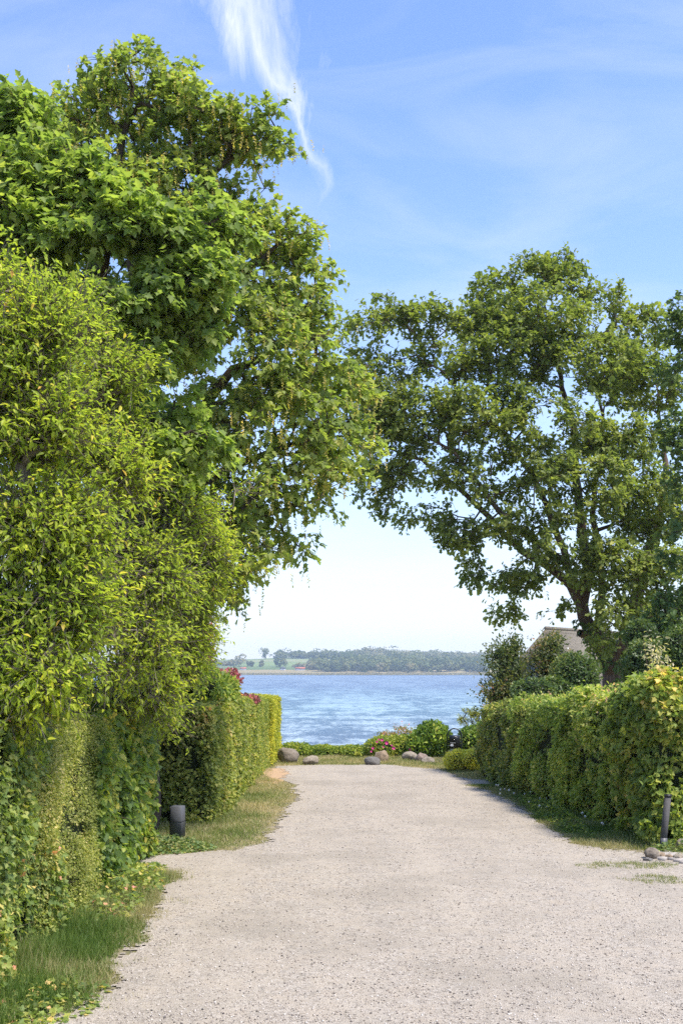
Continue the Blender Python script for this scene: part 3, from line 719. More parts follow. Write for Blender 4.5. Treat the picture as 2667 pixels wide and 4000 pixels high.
tree("cherry_plum_tree", "lime green cherry plum with narrow leaves overhanging the near left hedge", "tree", pb,
     [(None, [pb, PP(160, 2600, 12.8), PP(220, 2300, 12.4), PP(200, 1900, 12), PP(150, 1500, 11.8), PP(100, 1100, 11.6)], .16, .02),
      (0, [PP(160, 2600, 12.8), PP(350, 2480, 12.2), PP(550, 2400, 12)], .07, .015),
      (0, [PP(220, 2350, 12.5), PP(420, 2200, 12), PP(650, 2150, 11.8), PP(900, 1990, 12)], .06, .01),
      (0, [PP(210, 2100, 12.2), PP(380, 1900, 11.8), PP(700, 1860, 11.8)], .06, .01),
      (0, [PP(190, 1800, 12), PP(300, 1500, 11.7), PP(450, 1300, 11.8)], .06, .01),
      (0, [PP(160, 2500, 12.7), PP(60, 2300, 11.6), PP(40, 2000, 11)], .06, .015)],
     pl, 3500, 30, T_LANCE, .072, M_plum, M_plbr, 73, gap=.445, gsc=1.15, shoot=.48, droop=.12, sag=.02, thick=.02, up=.8)
# oak on the right, beyond the end of the hedge
OK_ = 1.52
def OP(x, y, D): return P(x, y, D * OK_)
def OE(x, y, rx, ry, D): return E(x, y, rx, ry, D * OK_)
ok = [OE(2345, 2500, 32, 60, 25.6), OE(2450, 2500, 60, 50, 26.5), OE(2400, 2420, 60, 50, 26), OE(1450, 1300, 120, 90, 26), OE(1560, 1200, 90, 60, 26), OE(1660, 1260, 120, 80, 26), OE(1500, 1480, 160, 120, 26), OE(1720, 1420, 150, 110, 26), OE(1850, 1270, 80, 80, 26.5), OE(1950, 1180, 120, 110, 27),
      OE(2080, 1090, 110, 100, 27), OE(2200, 1070, 90, 80, 27), OE(2120, 1240, 190, 130, 26), OE(2330, 1220, 140, 110, 27), OE(2480, 1290, 130, 110, 27.5), OE(2000, 1400, 200, 130, 26), OE(2280, 1430, 220, 130, 26), OE(2520, 1480, 160, 140, 27),
      OE(1650, 1640, 200, 110, 26), OE(1480, 1680, 110, 90, 26), OE(1900, 1620, 220, 120, 25.5), OE(2180, 1660, 220, 130, 25.5), OE(2450, 1700, 220, 140, 26), OE(1480, 1880, 110, 80, 26.5), OE(1560, 1990, 80, 50, 26.5), OE(1700, 1820, 180, 100, 26), OE(1700, 2010, 110, 50, 26),
      OE(1950, 1850, 210, 110, 25.5), OE(2250, 1900, 220, 130, 25), OE(2520, 1960, 180, 150, 26), OE(1800, 2080, 110, 60, 26), OE(2050, 2030, 170, 80, 25.5), OE(1850, 2220, 50, 60, 26.5), OE(2020, 2260, 110, 50, 26), OE(1960, 2380, 70, 40, 26.5),
      OE(2200, 2150, 180, 100, 25), OE(2430, 2200, 200, 120, 25.5), OE(2170, 2360, 80, 40, 26), OE(2420, 2380, 120, 60, 25), OE(2600, 2250, 140, 160, 26)]
ob = OP(2395, 2900, 27); ob[2] = 0
tree("oak_tree", "big oak with forked twiggy trunk and spreading left limbs on the right side", "tree", ob,
     [(None, [ob, OP(2395, 2760, 27), OP(2385, 2620, 27), OP(2350, 2530, 27), OP(2300, 2450, 27), OP(2270, 2360, 27), OP(2240, 2300, 27)], 0.450, 0.204),
      (0, [OP(2250, 2310, 27), OP(2170, 2230, 26.8), OP(2050, 2160, 26.6), OP(1960, 2080, 26.4), OP(1880, 1990, 26.3), OP(1780, 1900, 26.2), OP(1640, 1800, 26), OP(1480, 1740, 26)], 0.165, 0.036),
      (0, [OP(2270, 2360, 27), OP(2210, 2200, 26.6), OP(2100, 2120, 26), OP(2000, 2060, 25.8), OP(1900, 1930, 25.6), OP(1780, 1780, 25.6), OP(1580, 1640, 25.8)], 0.165, 0.024),
      (0, [OP(2240, 2300, 27), OP(2180, 2100, 27), OP(2100, 1900, 27), OP(1980, 1700, 26.6), OP(1830, 1560, 26.4), OP(1700, 1430, 26.2)], 0.150, 0.024),
      (0, [OP(2270, 2360, 27), OP(2300, 2200, 27), OP(2260, 2000, 27), OP(2240, 1700, 27), OP(2170, 1400, 27), OP(2120, 1150, 27)], 0.225, 0.036),
      (0, [OP(2330, 2490, 27), OP(2345, 2380, 26.8), OP(2350, 2240, 26.6), OP(2310, 2000, 26.5), OP(2350, 1700, 26.6), OP(2330, 1350, 26.8)], 0.165, 0.024),
      (0, [OP(2385, 2600, 27), OP(2440, 2500, 26.8), OP(2470, 2400, 26.8), OP(2500, 2260, 26.8), OP(2560, 2080, 26.9), OP(2600, 1850, 27), OP(2560, 1500, 27.2)], 0.285, 0.036),
      (0, [OP(2470, 2400, 26.8), OP(2580, 2410, 26.4), OP(2700, 2370, 26)], 0.105, 0.036),
      (0, [OP(2350, 2530, 27), OP(2290, 2480, 26.9), OP(2262, 2472, 26.8)], 0.240, 0.132)],
     ok, 3500, 20, T_OAK, .185, M_oak, bark_oak, 74, gap=.452, shoot=.42, thick=.05, droop=.25, gsc=.9)
oak = bpy.data.objects["oak_tree"]; rng = np.random.default_rng(5); n = 900
yy_ = rng.uniform(2420, 2760, n); xx_ = np.interp(yy_, [2360, 2450, 2530, 2620, 2760], [2270, 2300, 2350, 2385, 2395]); aa_ = rng.uniform(0, 6.283, n)
pc = np.array([OP(a_, b_, 27) for a_, b_ in zip(xx_, yy_)]); rd = np.stack([np.cos(aa_), np.sin(aa_), aa_ * 0], -1); pi_ = pc + rd * rng.uniform(.36, .62, n)[:, None]
kk_ = fbm(pi_, 1.6, 3) > .46
stamp("ivy", T_HEART, pi_[kk_], rd[kk_] * .3 + rng.normal(size=(kk_.sum(), 3)) * .4 + np.array([0, 0, -.5]), rd[kk_] + np.array([0, 0, .5]), .13, M_edge, oak, rng.random(kk_.sum()))
# dark tree at the right edge
et = [E(2700, 1300, 120, 90, 31), E(2690, 1500, 120, 150, 31), E(2760, 1800, 180, 200, 31), E(2700, 2100, 130, 150, 31), E(2750, 2400, 200, 180, 31), E(2600, 2500, 110, 100, 31), E(2500, 2480, 90, 70, 32), E(2640, 1700, 60, 90, 31), E(2660, 1230, 60, 70, 31)]
eb = P(2800, 2800, 31); eb[2] = 0
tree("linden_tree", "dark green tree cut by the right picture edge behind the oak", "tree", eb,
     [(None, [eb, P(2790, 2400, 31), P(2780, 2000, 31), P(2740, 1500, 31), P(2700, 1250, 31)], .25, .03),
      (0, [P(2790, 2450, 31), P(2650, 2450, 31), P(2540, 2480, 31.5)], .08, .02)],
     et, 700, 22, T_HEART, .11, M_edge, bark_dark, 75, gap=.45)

# ------------------------------------------------------------------ shrubs
def shrub(name, label, cat, clumps, dens, T, size, mat, seed, asp=None, droop=.1, up=.5, depth=.25, core=.7, stems=True, amp=.18, spray=0.0, group=None, bark=None, outy=.6):
    rng = np.random.default_rng(seed)
    c0 = np.mean([c for c, r in clumps], axis=0)
    root = empty(name, (float(c0[0]), float(c0[1]), 0.0), label, cat, group)
    pos = []; nd = []
    for c, r in clumps:
        ar = 4 * math.pi * ((r[0] * r[1]) ** 1.6 / 3 + (r[0] * r[2]) ** 1.6 / 3 + (r[1] * r[2]) ** 1.6 / 3) ** (1 / 1.6)
        n = int(ar * dens); d = nrmz(rng.normal(size=(n, 3)))
        nz = fbm(c + d * r, 2.2 / max(.3, float(np.mean(r))), seed)
        rr = 1 + (nz - .5) * 2 * amp - rng.random(n) ** 1.4 * depth + spray * rng.random(n) ** 5
        p = c + d * r * rr[:, None]; pos.append(p); nd.append(nrmz(d / r))
    pos = np.concatenate(pos); nd = np.concatenate(nd)
    k = (fbm(pos, 3.0 / max(.3, float(np.mean([np.mean(r) for c, r in clumps]))), seed + 4) > .30) & (pos[:, 2] > .02); pos, nd = pos[k], nd[k]
    n = len(pos)
    yd = nd * outy + rng.normal(size=(n, 3)) * .5; yd[:, 2] += -droop
    zd = nd * .5 + rng.normal(size=(n, 3)) * .4; zd[:, 2] += up
    rnd = np.clip(rng.random(n) * .8 + (fbm(pos, 1.5, seed + 2) - .5) + .1, 0, 1)
    stamp("foliage", T, pos, yd, zd, size * rng.uniform(.6, 1.2, n), mat, root, rnd, asp=asp)
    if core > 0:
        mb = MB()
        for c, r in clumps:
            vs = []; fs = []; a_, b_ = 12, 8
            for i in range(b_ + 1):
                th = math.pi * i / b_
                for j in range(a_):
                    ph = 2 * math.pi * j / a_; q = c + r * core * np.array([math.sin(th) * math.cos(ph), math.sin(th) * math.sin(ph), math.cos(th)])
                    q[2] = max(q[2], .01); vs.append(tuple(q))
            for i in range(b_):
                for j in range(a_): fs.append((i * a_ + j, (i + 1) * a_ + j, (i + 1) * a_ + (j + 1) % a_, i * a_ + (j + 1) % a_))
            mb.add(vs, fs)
        mb.build("light_block_core", core_m, root)  # solid dark cores added within the leaves, keeping light out
    if stems:
        mb = MB()
        for c, r in clumps:
            for q in range(4):
                e = c + rng.normal(size=3) * r * .45; b = np.array([c0[0] + rng.normal() * .06, c0[1] + rng.normal() * .06, 0])
                m_ = (b + e) / 2 + rng.normal(size=3) * .06
                mb.tube([b, m_, e], [.022, .016, .007], 5, False)
        mb.build("stems", bark or bark_dark, root, smooth=True)
    return root

M_lau = leafmat("laurel_leaf", [(0, (.025, .065, .010)), (.5, (.065, .125, .014)), (.85, (.13, .20, .02)), (1, (.22, .26, .03))], .25, .32, .5, rk=1.2)
M_ros = leafmat("rugosa_leaf", [(0, (.030, .080, .010)), (.5, (.075, .15, .018)), (1, (.17, .24, .03))], .3, .45)
M_rdg = leafmat("reddish_shrub_leaf", [(0, (.04, .075, .02)), (.6, (.09, .13, .035)), (.85, (.20, .15, .06)), (1, (.30, .13, .08))], .3, .45)
M_gold = leafmat("euonymus_leaf", [(0, (.20, .22, .02)), (.5, (.40, .38, .05)), (.85, (.50, .47, .09)), (1, (.55, .52, .24))], .34, .35, rk=1.1)
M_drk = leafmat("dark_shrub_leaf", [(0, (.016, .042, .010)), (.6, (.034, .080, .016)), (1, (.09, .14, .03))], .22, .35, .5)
M_brz = leafmat("bronze_tip_leaf", [(0, (.018, .042, .010)), (.5, (.035, .065, .014)), (.85, (.08, .10, .025)), (1, (.14, .11, .04))], .25, .35, .5)
M_pink = leafmat("pink_blossom", [(0, (.05, .055, .02)), (.3, (.09, .045, .035)), (.7, (.15, .07, .065)), (1, (.22, .13, .13))], .2, .6, .2, tcol=(1, .6, .6))
M_purp = leafmat("purple_leaf", [(0, (.06, .03, .02)), (.5, (.13, .07, .03)), (.8, (.12, .14, .03)), (1, (.20, .22, .05))], .3, .45)
M_grn = leafmat("mid_shrub_leaf", [(0, (.030, .08, .014)), (.5, (.07, .145, .022)), (1, (.17, .25, .04))], .33, .45)
M_pale = leafmat("silver_leaf", [(0, (.12, .17, .09)), (.6, (.22, .28, .16)), (1, (.38, .42, .28))], .3, .5)

# low rugosa rose hedge at the end
for i, (x, w, top, D) in enumerate([(1150, 70, 2902, 37.6), (1260, 80, 2912, 37.8), (1380, 85, 2914, 37.6)]):
    zt = P(0, top, D)[2]
    shrub("rose_bush", ["low green rose bush behind the biggest boulder, nearest the golden hedge", "middle low green rose bush at the lane end below the water", "low green rose bush just left of the pink flowering one"][i],
          "bush", [(np.array([(x - CX) * D / FPX, D, zt * .42]), np.array([w * D / FPX, .8, zt * .60]))], 900, T_SMALL, .075, M_ros, 80 + i, asp=1.4, amp=.16, core=.75, group="low rose bushes at the lane end")
rb = shrub("rose_bush", "rounded rose bush dotted with magenta flowers behind the paired boulders", "bush", [E(1490, 2925, 70, 48, 37.2, .7), E(1560, 2920, 60, 50, 37.4, .6)], 900, T_SMALL, .075, M_ros, 84, asp=1.4, core=.7)
shrub("shrub", "reddish tipped shrub between the magenta rose and the laurel", "shrub", [E(1580, 2900, 60, 55, 38.2, .7), E(1510, 2890, 40, 30, 38.2, .5)], 700, T_SMALL, .07, M_rdg, 85, asp=1.1, core=.65, spray=.5)
shrub("laurel_bush", "large rounded laurel bush with glossy upright leaves left of the mailbox", "bush", [E(1685, 2890, 78, 68, 37.0, .75), E(1640, 2920, 50, 50, 36.8, .6)], 420, T_LANCE, .15, M_lau, 86, droop=-.55, core=.7, asp=1.25, up=.2)
shrub("shrub", "dark shrub with yellow top right behind the mailbox", "shrub", [E(1840, 2900, 55, 60, 38.5, .7), E(1900, 2890, 60, 70, 38.5, .7)], 420, T_LANCE, .13, M_lau, 87, droop=-.4, core=.7, asp=1.2)
shrub("euonymus_bush", "low variegated yellow bush in front of the mailbox", "bush", [E(1790, 2970, 58, 42, 32.2, .5), E(1850, 2965, 50, 40, 31.8, .5)], 1300, T_SMALL, .055, M_gold, 88, droop=-.3, core=.7, asp=1.3, amp=.14)
# sapling
bs = P(1850, 2925, 40); bs[2] = 0
tree("small_tree", "small many stemmed tree with feathery yellow green leaves right of the mailbox", "tree", bs,
     [(None, [bs, P(1850, 2860, 40), P(1838, 2800, 40)], .02, .01), (0, [P(1850, 2900, 40), P(1865, 2840, 40), P(1872, 2790, 40)], .018, .01), (0, [P(1850, 2900, 40), P(1825, 2840, 40), P(1808, 2805, 40)], .018, .01)],
     [E(1830, 2785, 40, 16, 40), E(1870, 2790, 40, 22, 40), E(1805, 2815, 22, 16, 40), E(1860, 2820, 30, 14, 40)], 130, 12, T_SMALL, .06, M_gold, bark_dark, 89, gap=.2, shoot=.12, thick=.012, droop=.1)
# behind the right hedge
shrub("shrub", "open bronze tipped evergreen shrub against the sea left of the thatched roof", "shrub", [E(1990, 2640, 85, 120, 31, .9), E(1960, 2560, 60, 50, 31, .6), E(2010, 2530, 30, 50, 31, .4), E(1960, 2710, 90, 70, 30.5, .7)], 330, T_LANCE, .09, M_brz, 90, core=.55, spray=.7, droop=-.5, asp=1.3, amp=.35, depth=.55)
shrub("shrub", "second tall bronze leaved evergreen shrub below the end of the thatched roof", "shrub", [E(2150, 2620, 65, 110, 30.5, .8), E(2130, 2560, 50, 70, 30.5, .5), E(2165, 2510, 34, 40, 30.5, .4)], 330, T_LANCE, .09, M_brz, 91, core=.45, spray=.7, droop=-.5, asp=1.3, amp=.35, depth=.55)
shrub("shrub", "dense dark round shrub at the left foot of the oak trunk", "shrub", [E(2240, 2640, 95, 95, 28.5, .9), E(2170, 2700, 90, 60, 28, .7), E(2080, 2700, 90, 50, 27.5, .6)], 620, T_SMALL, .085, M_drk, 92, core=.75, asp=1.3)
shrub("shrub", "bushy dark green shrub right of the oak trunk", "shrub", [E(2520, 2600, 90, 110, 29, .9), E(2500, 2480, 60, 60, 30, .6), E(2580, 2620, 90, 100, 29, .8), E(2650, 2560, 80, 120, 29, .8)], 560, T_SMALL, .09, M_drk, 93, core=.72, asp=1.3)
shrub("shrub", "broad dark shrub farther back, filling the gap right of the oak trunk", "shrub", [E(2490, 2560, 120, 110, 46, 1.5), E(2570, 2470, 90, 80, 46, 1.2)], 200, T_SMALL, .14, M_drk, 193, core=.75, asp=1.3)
shrub("shrub", "tall silvery leaved shoots above the right hedge beside the lantern", "shrub", [E(2555, 2560, 40, 90, 22, .3), E(2580, 2640, 60, 60, 22, .4)], 110, T_LANCE, .10, M_pale, 94, core=0, spray=.6, amp=.4, depth=.8, asp=.9)
# behind the left hedges
shrub("shrub", "leafy green shrub behind the mid left hedge under the cherry plum", "shrub", [E(760, 2680, 120, 90, 23, 1.0), E(640, 2700, 110, 130, 23, 1.0), E(850, 2730, 70, 60, 25, .7), E(880, 2690, 50, 50, 26, .6)], 420, T_LANCE, .11, M_grn, 95, core=.7, asp=1.3)
bq = shrub("flowering_shrub", "shrub covered in dusky pink blossom leaning over the mid left hedge toward the sea", "shrub", [E(880, 2660, 60, 40, 27.5, .6), E(905, 2640, 28, 28, 27.5, .3), E(830, 2640, 50, 30, 27.5, .5), E(950, 2735, 60, 22, 28.5, .5)], 500, T_SMALL, .085, M_pink, 96, core=.5, asp=1.3)
shrub("purple_tree", "small purple leaved tree with drooping sprays behind the cherry plum", "tree", [E(790, 2470, 50, 150, 24, .8), E(800, 2590, 40, 60, 24, .6), E(740, 2500, 70, 200, 24.5, 1.0)], 300, T_LANCE, .085, M_purp, 97, core=.4, amp=.4, spray=.3, depth=.6, droop=.9, asp=1.1)
# screens of foliage behind the near left hedge so the garden reads dense
shrub("shrub", "dark garden shrub behind the near left hedges below the maple", "shrub", [(np.array([-6.2, 15.0, 1.6]), np.array([1.6, 2.6, 1.9])), (np.array([-5.6, 18.5, 1.5]), np.array([1.5, 2.0, 1.9]))], 260, T_LANCE, .13, M_grn, 98, core=.8, asp=1.3)

# ------------------------------------------------------------------ flowers on the rose bush
def flower_mesh(parent, c, r, mat):
    mb = MB(); rg = np.random.default_rng(int(abs(c[0]) * 1e4) % 99999)
    for k in range(6):
        a = k * math.pi / 3 + rg.random() * .3; o = np.array([math.cos(a), -.35, math.sin(a)]) * r; s_ = np.array([-math.sin(a), 0, math.cos(a)]) * r * .5
        mb.add([c, c + o * .6 + s_, c + o, c + o * .6 - s_], [(0, 1, 2, 3)])
    return mb.build("flower", mat, parent)
m_mag = plainmat("magenta_petal", (.62, .045, .24), .6, var=.3)
for (x, y, r) in [(1492, 2890, .055), (1510, 2902, .065), (1456, 2922, .05), (1537, 2922, .06), (1600, 2927, .045), (1472, 2897, .04), (1497, 2917, .035), (1450, 2935, .04), (1530, 2911, .035), (1480, 2888, .04)]:
    flower_mesh(rb, P(x, y, 36.45), r, m_mag)

# ------------------------------------------------------------------ dandelions on the right verge
m_stem = plainmat("green_stem", (.12, .18, .05), .6); m_clock = plainmat("seed_fluff", (.80, .79, .76), .9, var=.05)
dan = empty("dandelion", (0, 0, 0), "white dandelion seed head on the grass verge below the right hedge", "dandelion", "dandelion clocks along the right verge")
rg = np.random.default_rng(3)
MB().tube([(0, 0, 0), (.006, 0, .08), (.012, .004, .15)], [.004, .003, .003], 5, False).build("stem", m_stem, dan)
mb = MB()
for k in range(60):
    d = nrmz(rg.normal(size=3)); c_ = np.array([.012, .004, .165]); e1 = nrmz(np.cross(d, rg.normal(size=3))) * .007; e2 = nrmz(np.cross(d, e1)) * .007; q = c_ + d * .021
    mb.add([q - e1, q + e2, q + e1, q - e2, c_ + d * .006], [(0, 1, 2, 3), (0, 1, 4), (2, 3, 4)])
mb.build("seed_head", m_clock, dan)
spots = [(1935, 3072), (1945, 3075), (1955, 3090), (1970, 3085), (1985, 3095), (2005, 3105), (2048, 3104), (2075, 3103), (2095, 3106), (2130, 3104), (2140, 3108), (2148, 3103), (2110, 3124), (2132, 3120), (2142, 3117), (2152, 3130), (2160, 3138), (2175, 3142), (2185, 3134), (2190, 3150), (2205, 3126), (2218, 3141), (2225, 3142), (2133, 3156), (2270, 3190), (2284, 3202), (2282, 3155), (2352, 3236), (2387, 3208), (1950, 3105), (2065, 3135), (2108, 3160)]
for i, (x, y) in enumerate(spots):
    D = CAMH * FPX / (y + 22 - HY); X = (x - CX) * D / FPX
    if i == 0: dan.location = (X, D, 0); continue
    o = dan.copy(); S.collection.objects.link(o); o.location = (X, D, float(gz(np.array([X]), np.array([D]))[0])); o.rotation_euler = (0, 0, i * 1.3); s_ = .85 + .3 * ((i * 37) % 10) / 10; o.scale = (s_, s_, s_)
    if (x, y) == (2352, 3236): o["label"] = "lone dandelion clock lowest on the right verge, beside tall seed stalks"; del o["group"]
    if (x, y) == (2387, 3208): o["label"] = "single dandelion clock closest to the right hedge above the lowest one"; del o["group"]
    for ch in list(dan.children):
        c_ = ch.copy(); S.collection.objects.link(c_); c_.parent = o

# ------------------------------------------------------------------ boulders
def boulder(name, label, x0, x1, ytop, yb, mat, seed, flat=.0, group="boulders at the lane end", D=None, tilt=0, sub=4, cat="boulder"):
    D = D or CAMH * FPX / (yb - HY); k = D / FPX; w = (x1 - x0) * k / 2; h = (yb - ytop) * k; cx = ((x0 + x1) / 2 - CX) * k
    import bmesh
    bm = bmesh.new(); bmesh.ops.create_icosphere(bm, subdivisions=sub, radius=1.0)
    co = np.array([v.co[:] for v in bm.verts]); rg = np.random.default_rng(seed)
    # planar facets
    for q in range(9):
        d = nrmz(rg.normal(size=3)); lim = rg.uniform(.68, .92); dd = co @ d; ov = np.maximum(dd - lim, 0); co = co - ov[:, None] * d * .85
    co = co * (1 + (fbm(co, 1.3, seed) - .5)[:, None] * .35 + (fbm(co, 5, seed + 1) - .5)[:, None] * .08)
    co[:, 0] *= w / np.abs(co[:, 0]).max(); co[:, 1] *= w * .85 / np.abs(co[:, 1]).max()
    co[:, 2] = (co[:, 2] - co[:, 2].min()); co[:, 2] *= h * 1.22 / co[:, 2].max(); co[:, 2] -= h * .22
    co[:, 2] += co[:, 0] * tilt * np.clip(co[:, 2] / h, 0, 1)
    fs = [[v.index for v in f.verts] for f in bm.faces]; bm.free()
    loc = (cx, D + w * .6, 0); co = co + np.array(loc)
    o = mesh_np(name, co, [i for f in fs for i in f], [3] * len(fs), mat, None, smooth=True, loc=loc)
    return tagit(o, label, cat, group)
R1 = rockmat("brown_grey_granite", (.13, .10, .075), (.33, .27, .205)); R2 = rockmat("pale_granite", (.19, .155, .11), (.42, .35, .265))
R3 = rockmat("blue_grey_stone", (.09, .085, .085), (.21, .195, .18)); R4 = rockmat("tan_stone", (.20, .135, .08), (.43, .31, .20)); R5 = rockmat("pink_stone", (.17, .12, .09), (.36, .27, .215))
boulder("boulder", "largest brown grey boulder beside the golden hedge end", 1080, 1168, 2923, 2982, R1, 1, tilt=-.1)
boulder("boulder", "low pale boulder right of the largest one at the lane end", 1180, 1247, 2953, 2987, R2, 2, tilt=.15)
boulder("boulder", "smooth blue grey boulder in front of the tan one", 1422, 1487, 2956, 2988, R3, 3)
boulder("boulder", "tan boulder leaning behind the blue grey one", 1456, 1519, 2940, 2986, R4, 4, D=35.0)
boulder("boulder", "flat topped angular boulder beneath the red tipped shrub", 1569, 1631, 2936, 2974, R2, 5)
boulder("boulder", "rounded pinkish boulder next to the flat topped one", 1619, 1673, 2942, 2980, R5, 6, D=34.9)
boulder("boulder", "low flat pale boulder in front of the pinkish one", 1645, 1700, 2957, 2984, R2, 7)
gs = "stones edging the paving at the right"
boulder("stone", "reddish brown stone at the foot of the leaning post", 2518, 2582, 3313, 3356, R1, 8, group=gs, cat="stone")
boulder("stone", "small tan stone just right of the reddish one by the paving", 2568, 2602, 3330, 3356, R4, 9, group=gs, cat="stone")
boulder("stone", "flat yellowish edging stone, second from the picture edge", 2598, 2630, 3337, 3360, R4, 10, group=gs, cat="stone")
boulder("stone", "small pale edging stone cut near the right picture edge", 2630, 2672, 3337, 3362, R2, 12, group=gs, cat="stone")
boulder("stone", "thin grey flat stone on the gravel below the reddish stone", 2512, 2552, 3350, 3364, R3, 13, group=gs, cat="stone")
boulder("stone", "round brown stone half hidden under the right hedge corner", 2642, 2700, 3278, 3325, R1, 14, group=gs, cat="stone")

# paving
m_pav = plainmat("grey_brick_paver", (.36, .32, .285), .9, var=.25, sc=5, bump=.3, spec=.2)
mb = MB(); rg = random.Random(4); ang = R(-33)
ctr = G(2700, 3395)
for i in range(-9, 10):
    for j in range(-4, 14):
        u_, v_ = i * .115, j * .225 + (.11 if i % 2 else 0)
        X = ctr[0] + u_ * math.cos(ang) - v_ * math.sin(ang); Y = ctr[1] + u_ * math.sin(ang) + v_ * math.cos(ang)
        if X < 4.75 + max(0, (16.9 - Y)) * .35 or Y > 17.5 or Y < 14.6 or X > 8: continue
        mb.box((X, Y, .012 + rg.uniform(-.004, .004)), (.105, .215, .06), ang, bev=.006)
tagit(mb.build("paving", m_pav, loc=(ctr[0], ctr[1], 0)), kind="structure")

# ------------------------------------------------------------------ bollard
m_bol = plainmat("dark_grey_plastic", (.085, .086, .092), .5, var=.2, sc=30, bump=.15); m_blk = plainmat("black_band", (.012, .012, .013), .5)
bl = empty("bollard", (-2.66, 18.35, 0), "dark grey square cable bollard between the two left hedges", "bollard")
b_ = (-2.66, 18.35)
MB().box((b_[0], b_[1], .37), (.19, .17, .50), R(-14), bev=.006).build("housing", m_bol, bl)
MB().box((b_[0] - .015, b_[1] + .0, .06), (.12, .10, .12), R(-6)).build("foot", m_blk, bl)
MB().box((b_[0], b_[1], .375), (.196, .176, .012), R(-14), bev=.004).build("seam_band", m_blk, bl)
MB().box((b_[0] - .108, b_[1] + .03, .365), (.022, .12, .48), R(-14)).build("side_rail", m_blk, bl)

# leaning post at right
m_post = plainmat("weathered_dark_post", (.075, .07, .066), .85, var=.4, sc=20, bump=.3)
pp = G(2585, 3322)
ps = empty("post", (pp[0], pp[1], 0), "dark weathered square post leaning into the nearest right hedge corner", "post")
mb = MB(); hgt_ = .84
for z0, z1, nm, mt in [(0, hgt_, "shaft", m_post), (hgt_, hgt_ + .04, "cap", m_blk)]:
    q = MB(); w_ = .043 if nm == "shaft" else .048
    a0 = np.array([pp[0] + z0 * .10, pp[1], z0]); a1 = np.array([pp[0] + z1 * .10, pp[1], z1])
    vs = [a0 + np.array([sx_ * w_, sy_ * w_, 0]) for sx_, sy_ in ((-1, -1), (1, -1), (1, 1), (-1, 1))] + [a1 + np.array([sx_ * w_, sy_ * w_, 0]) for sx_, sy_ in ((-1, -1), (1, -1), (1, 1), (-1, 1))]
    q.add(vs, [(3, 2, 1, 0), (4, 5, 6, 7), (0, 1, 5, 4), (1, 2, 6, 5), (2, 3, 7, 6), (3, 0, 4, 7)]).build(nm, mt, ps)
MB().box((pp[0] + .012, pp[1] - .045, .11), (.10, .03, .18)).build("base_sleeve", m_bol, ps)

# ------------------------------------------------------------------ mailbox
m_mb = plainmat("black_painted_steel", (.013, .014, .016), .35, var=.2, sc=40); m_wht = plainmat("white_vinyl", (.8, .8, .8), .5, var=.02); m_chr = plainmat("lock_metal", (.6, .6, .6), .3, 1.0)
D = 36.4; k = D / FPX; mx = (1774 - CX) * k
mbx = empty("mailbox", (mx, D, 0), "black mailbox numbered 40 on an arched tube stand at the lane end", "mailbox")
hw = .225; zt = P(0, 2846, D)[2] - .0; zc = zt - hw
arc = [(mx - hw, D, 0), (mx - hw, D, zc * .5), (mx - hw, D, zc)] + [(mx - hw * math.cos(a), D, zc + hw * math.sin(a)) for a in [math.pi * i / 14 for i in range(1, 14)]] + [(mx + hw, D, zc), (mx + hw, D, zc * .5), (mx + hw, D, 0)]
MB().tube(arc, .021, 10).build("stand", m_mb, mbx, smooth=True)
bw, bz0, bz1 = .345, P(0, 2925, D)[2], P(0, 2872, D)[2]
body = MB(); y0, y1 = D - .12, D + .12
prof = [(y0, bz0), (y0, bz1 - .06)] + [(y0 + .09 - .09 * math.cos(a), bz1 - .06 + .06 * math.sin(a)) for a in [math.pi / 2 * i / 5 for i in range(1, 6)]] + [(y1, bz1), (y1, bz0)]
n_ = len(prof); vs = [(mx - bw / 2, y, z) for y, z in prof] + [(mx + bw / 2, y, z) for y, z in prof]
bx = body.add(vs, [tuple(range(n_))[::-1], tuple(range(n_, 2 * n_))] + [(i, (i + 1) % n_, n_ + (i + 1) % n_, n_ + i) for i in range(n_)]).build("box", m_mb, mbx)
MB().box((mx, y0 - .006, bz1 - .085), (bw + .012, .016, .012)).build("flap_edge", m_mb, mbx)
for sgn in (-1, 1):
    MB().box((mx + sgn * (bw / 2 + .027), D, (bz0 + bz1) / 2), (.055, .03, .02)).build("bracket", m_mb, mbx)
MB().tube([(mx, y0 - .008, bz1 - .125), (mx, y0, bz1 - .125)], .008, 10).build("lock", m_chr, mbx)
def text(body_, size, loc, parent, mat, name, rot=(R(90), 0, 0)):
    cu_ = bpy.data.curves.new(name, 'FONT'); cu_.body = body_; cu_.size = size; cu_.extrude = .0008; cu_.offset = size * .016
    o = bpy.data.objects.new("tmp", cu_); S.collection.objects.link(o); dg = bpy.context.evaluated_depsgraph_get()
    me = bpy.data.meshes.new_from_object(o.evaluated_get(dg)); bpy.data.objects.remove(o)
    me.materials.clear(); me.materials.append(mat); o2 = bpy.data.objects.new(name, me); S.collection.objects.link(o2)
    o2.parent = parent; o2.location = tuple(np.array(loc) - np.array(parent.location[:])); o2.rotation_euler = rot; return o2
text("40", .105, (mx - bw / 2 + .02, y0 - .003, P(0, 2914, D)[2]), mbx, m_wht, "house_number")
# the small unreadable line of lettering above the number: short strokes
mb = MB(); rg = random.Random(9); xx = mx - bw / 2 + .022
while xx < mx + .012:
    w_ = rg.uniform(.005, .010); mb.box((xx + w_ / 2, y0 - .0015, P(0, 2901, D)[2]), (w_, .002, rg.uniform(.008, .013))); xx += w_ + .003
mb.build("street_name", m_wht, mbx)

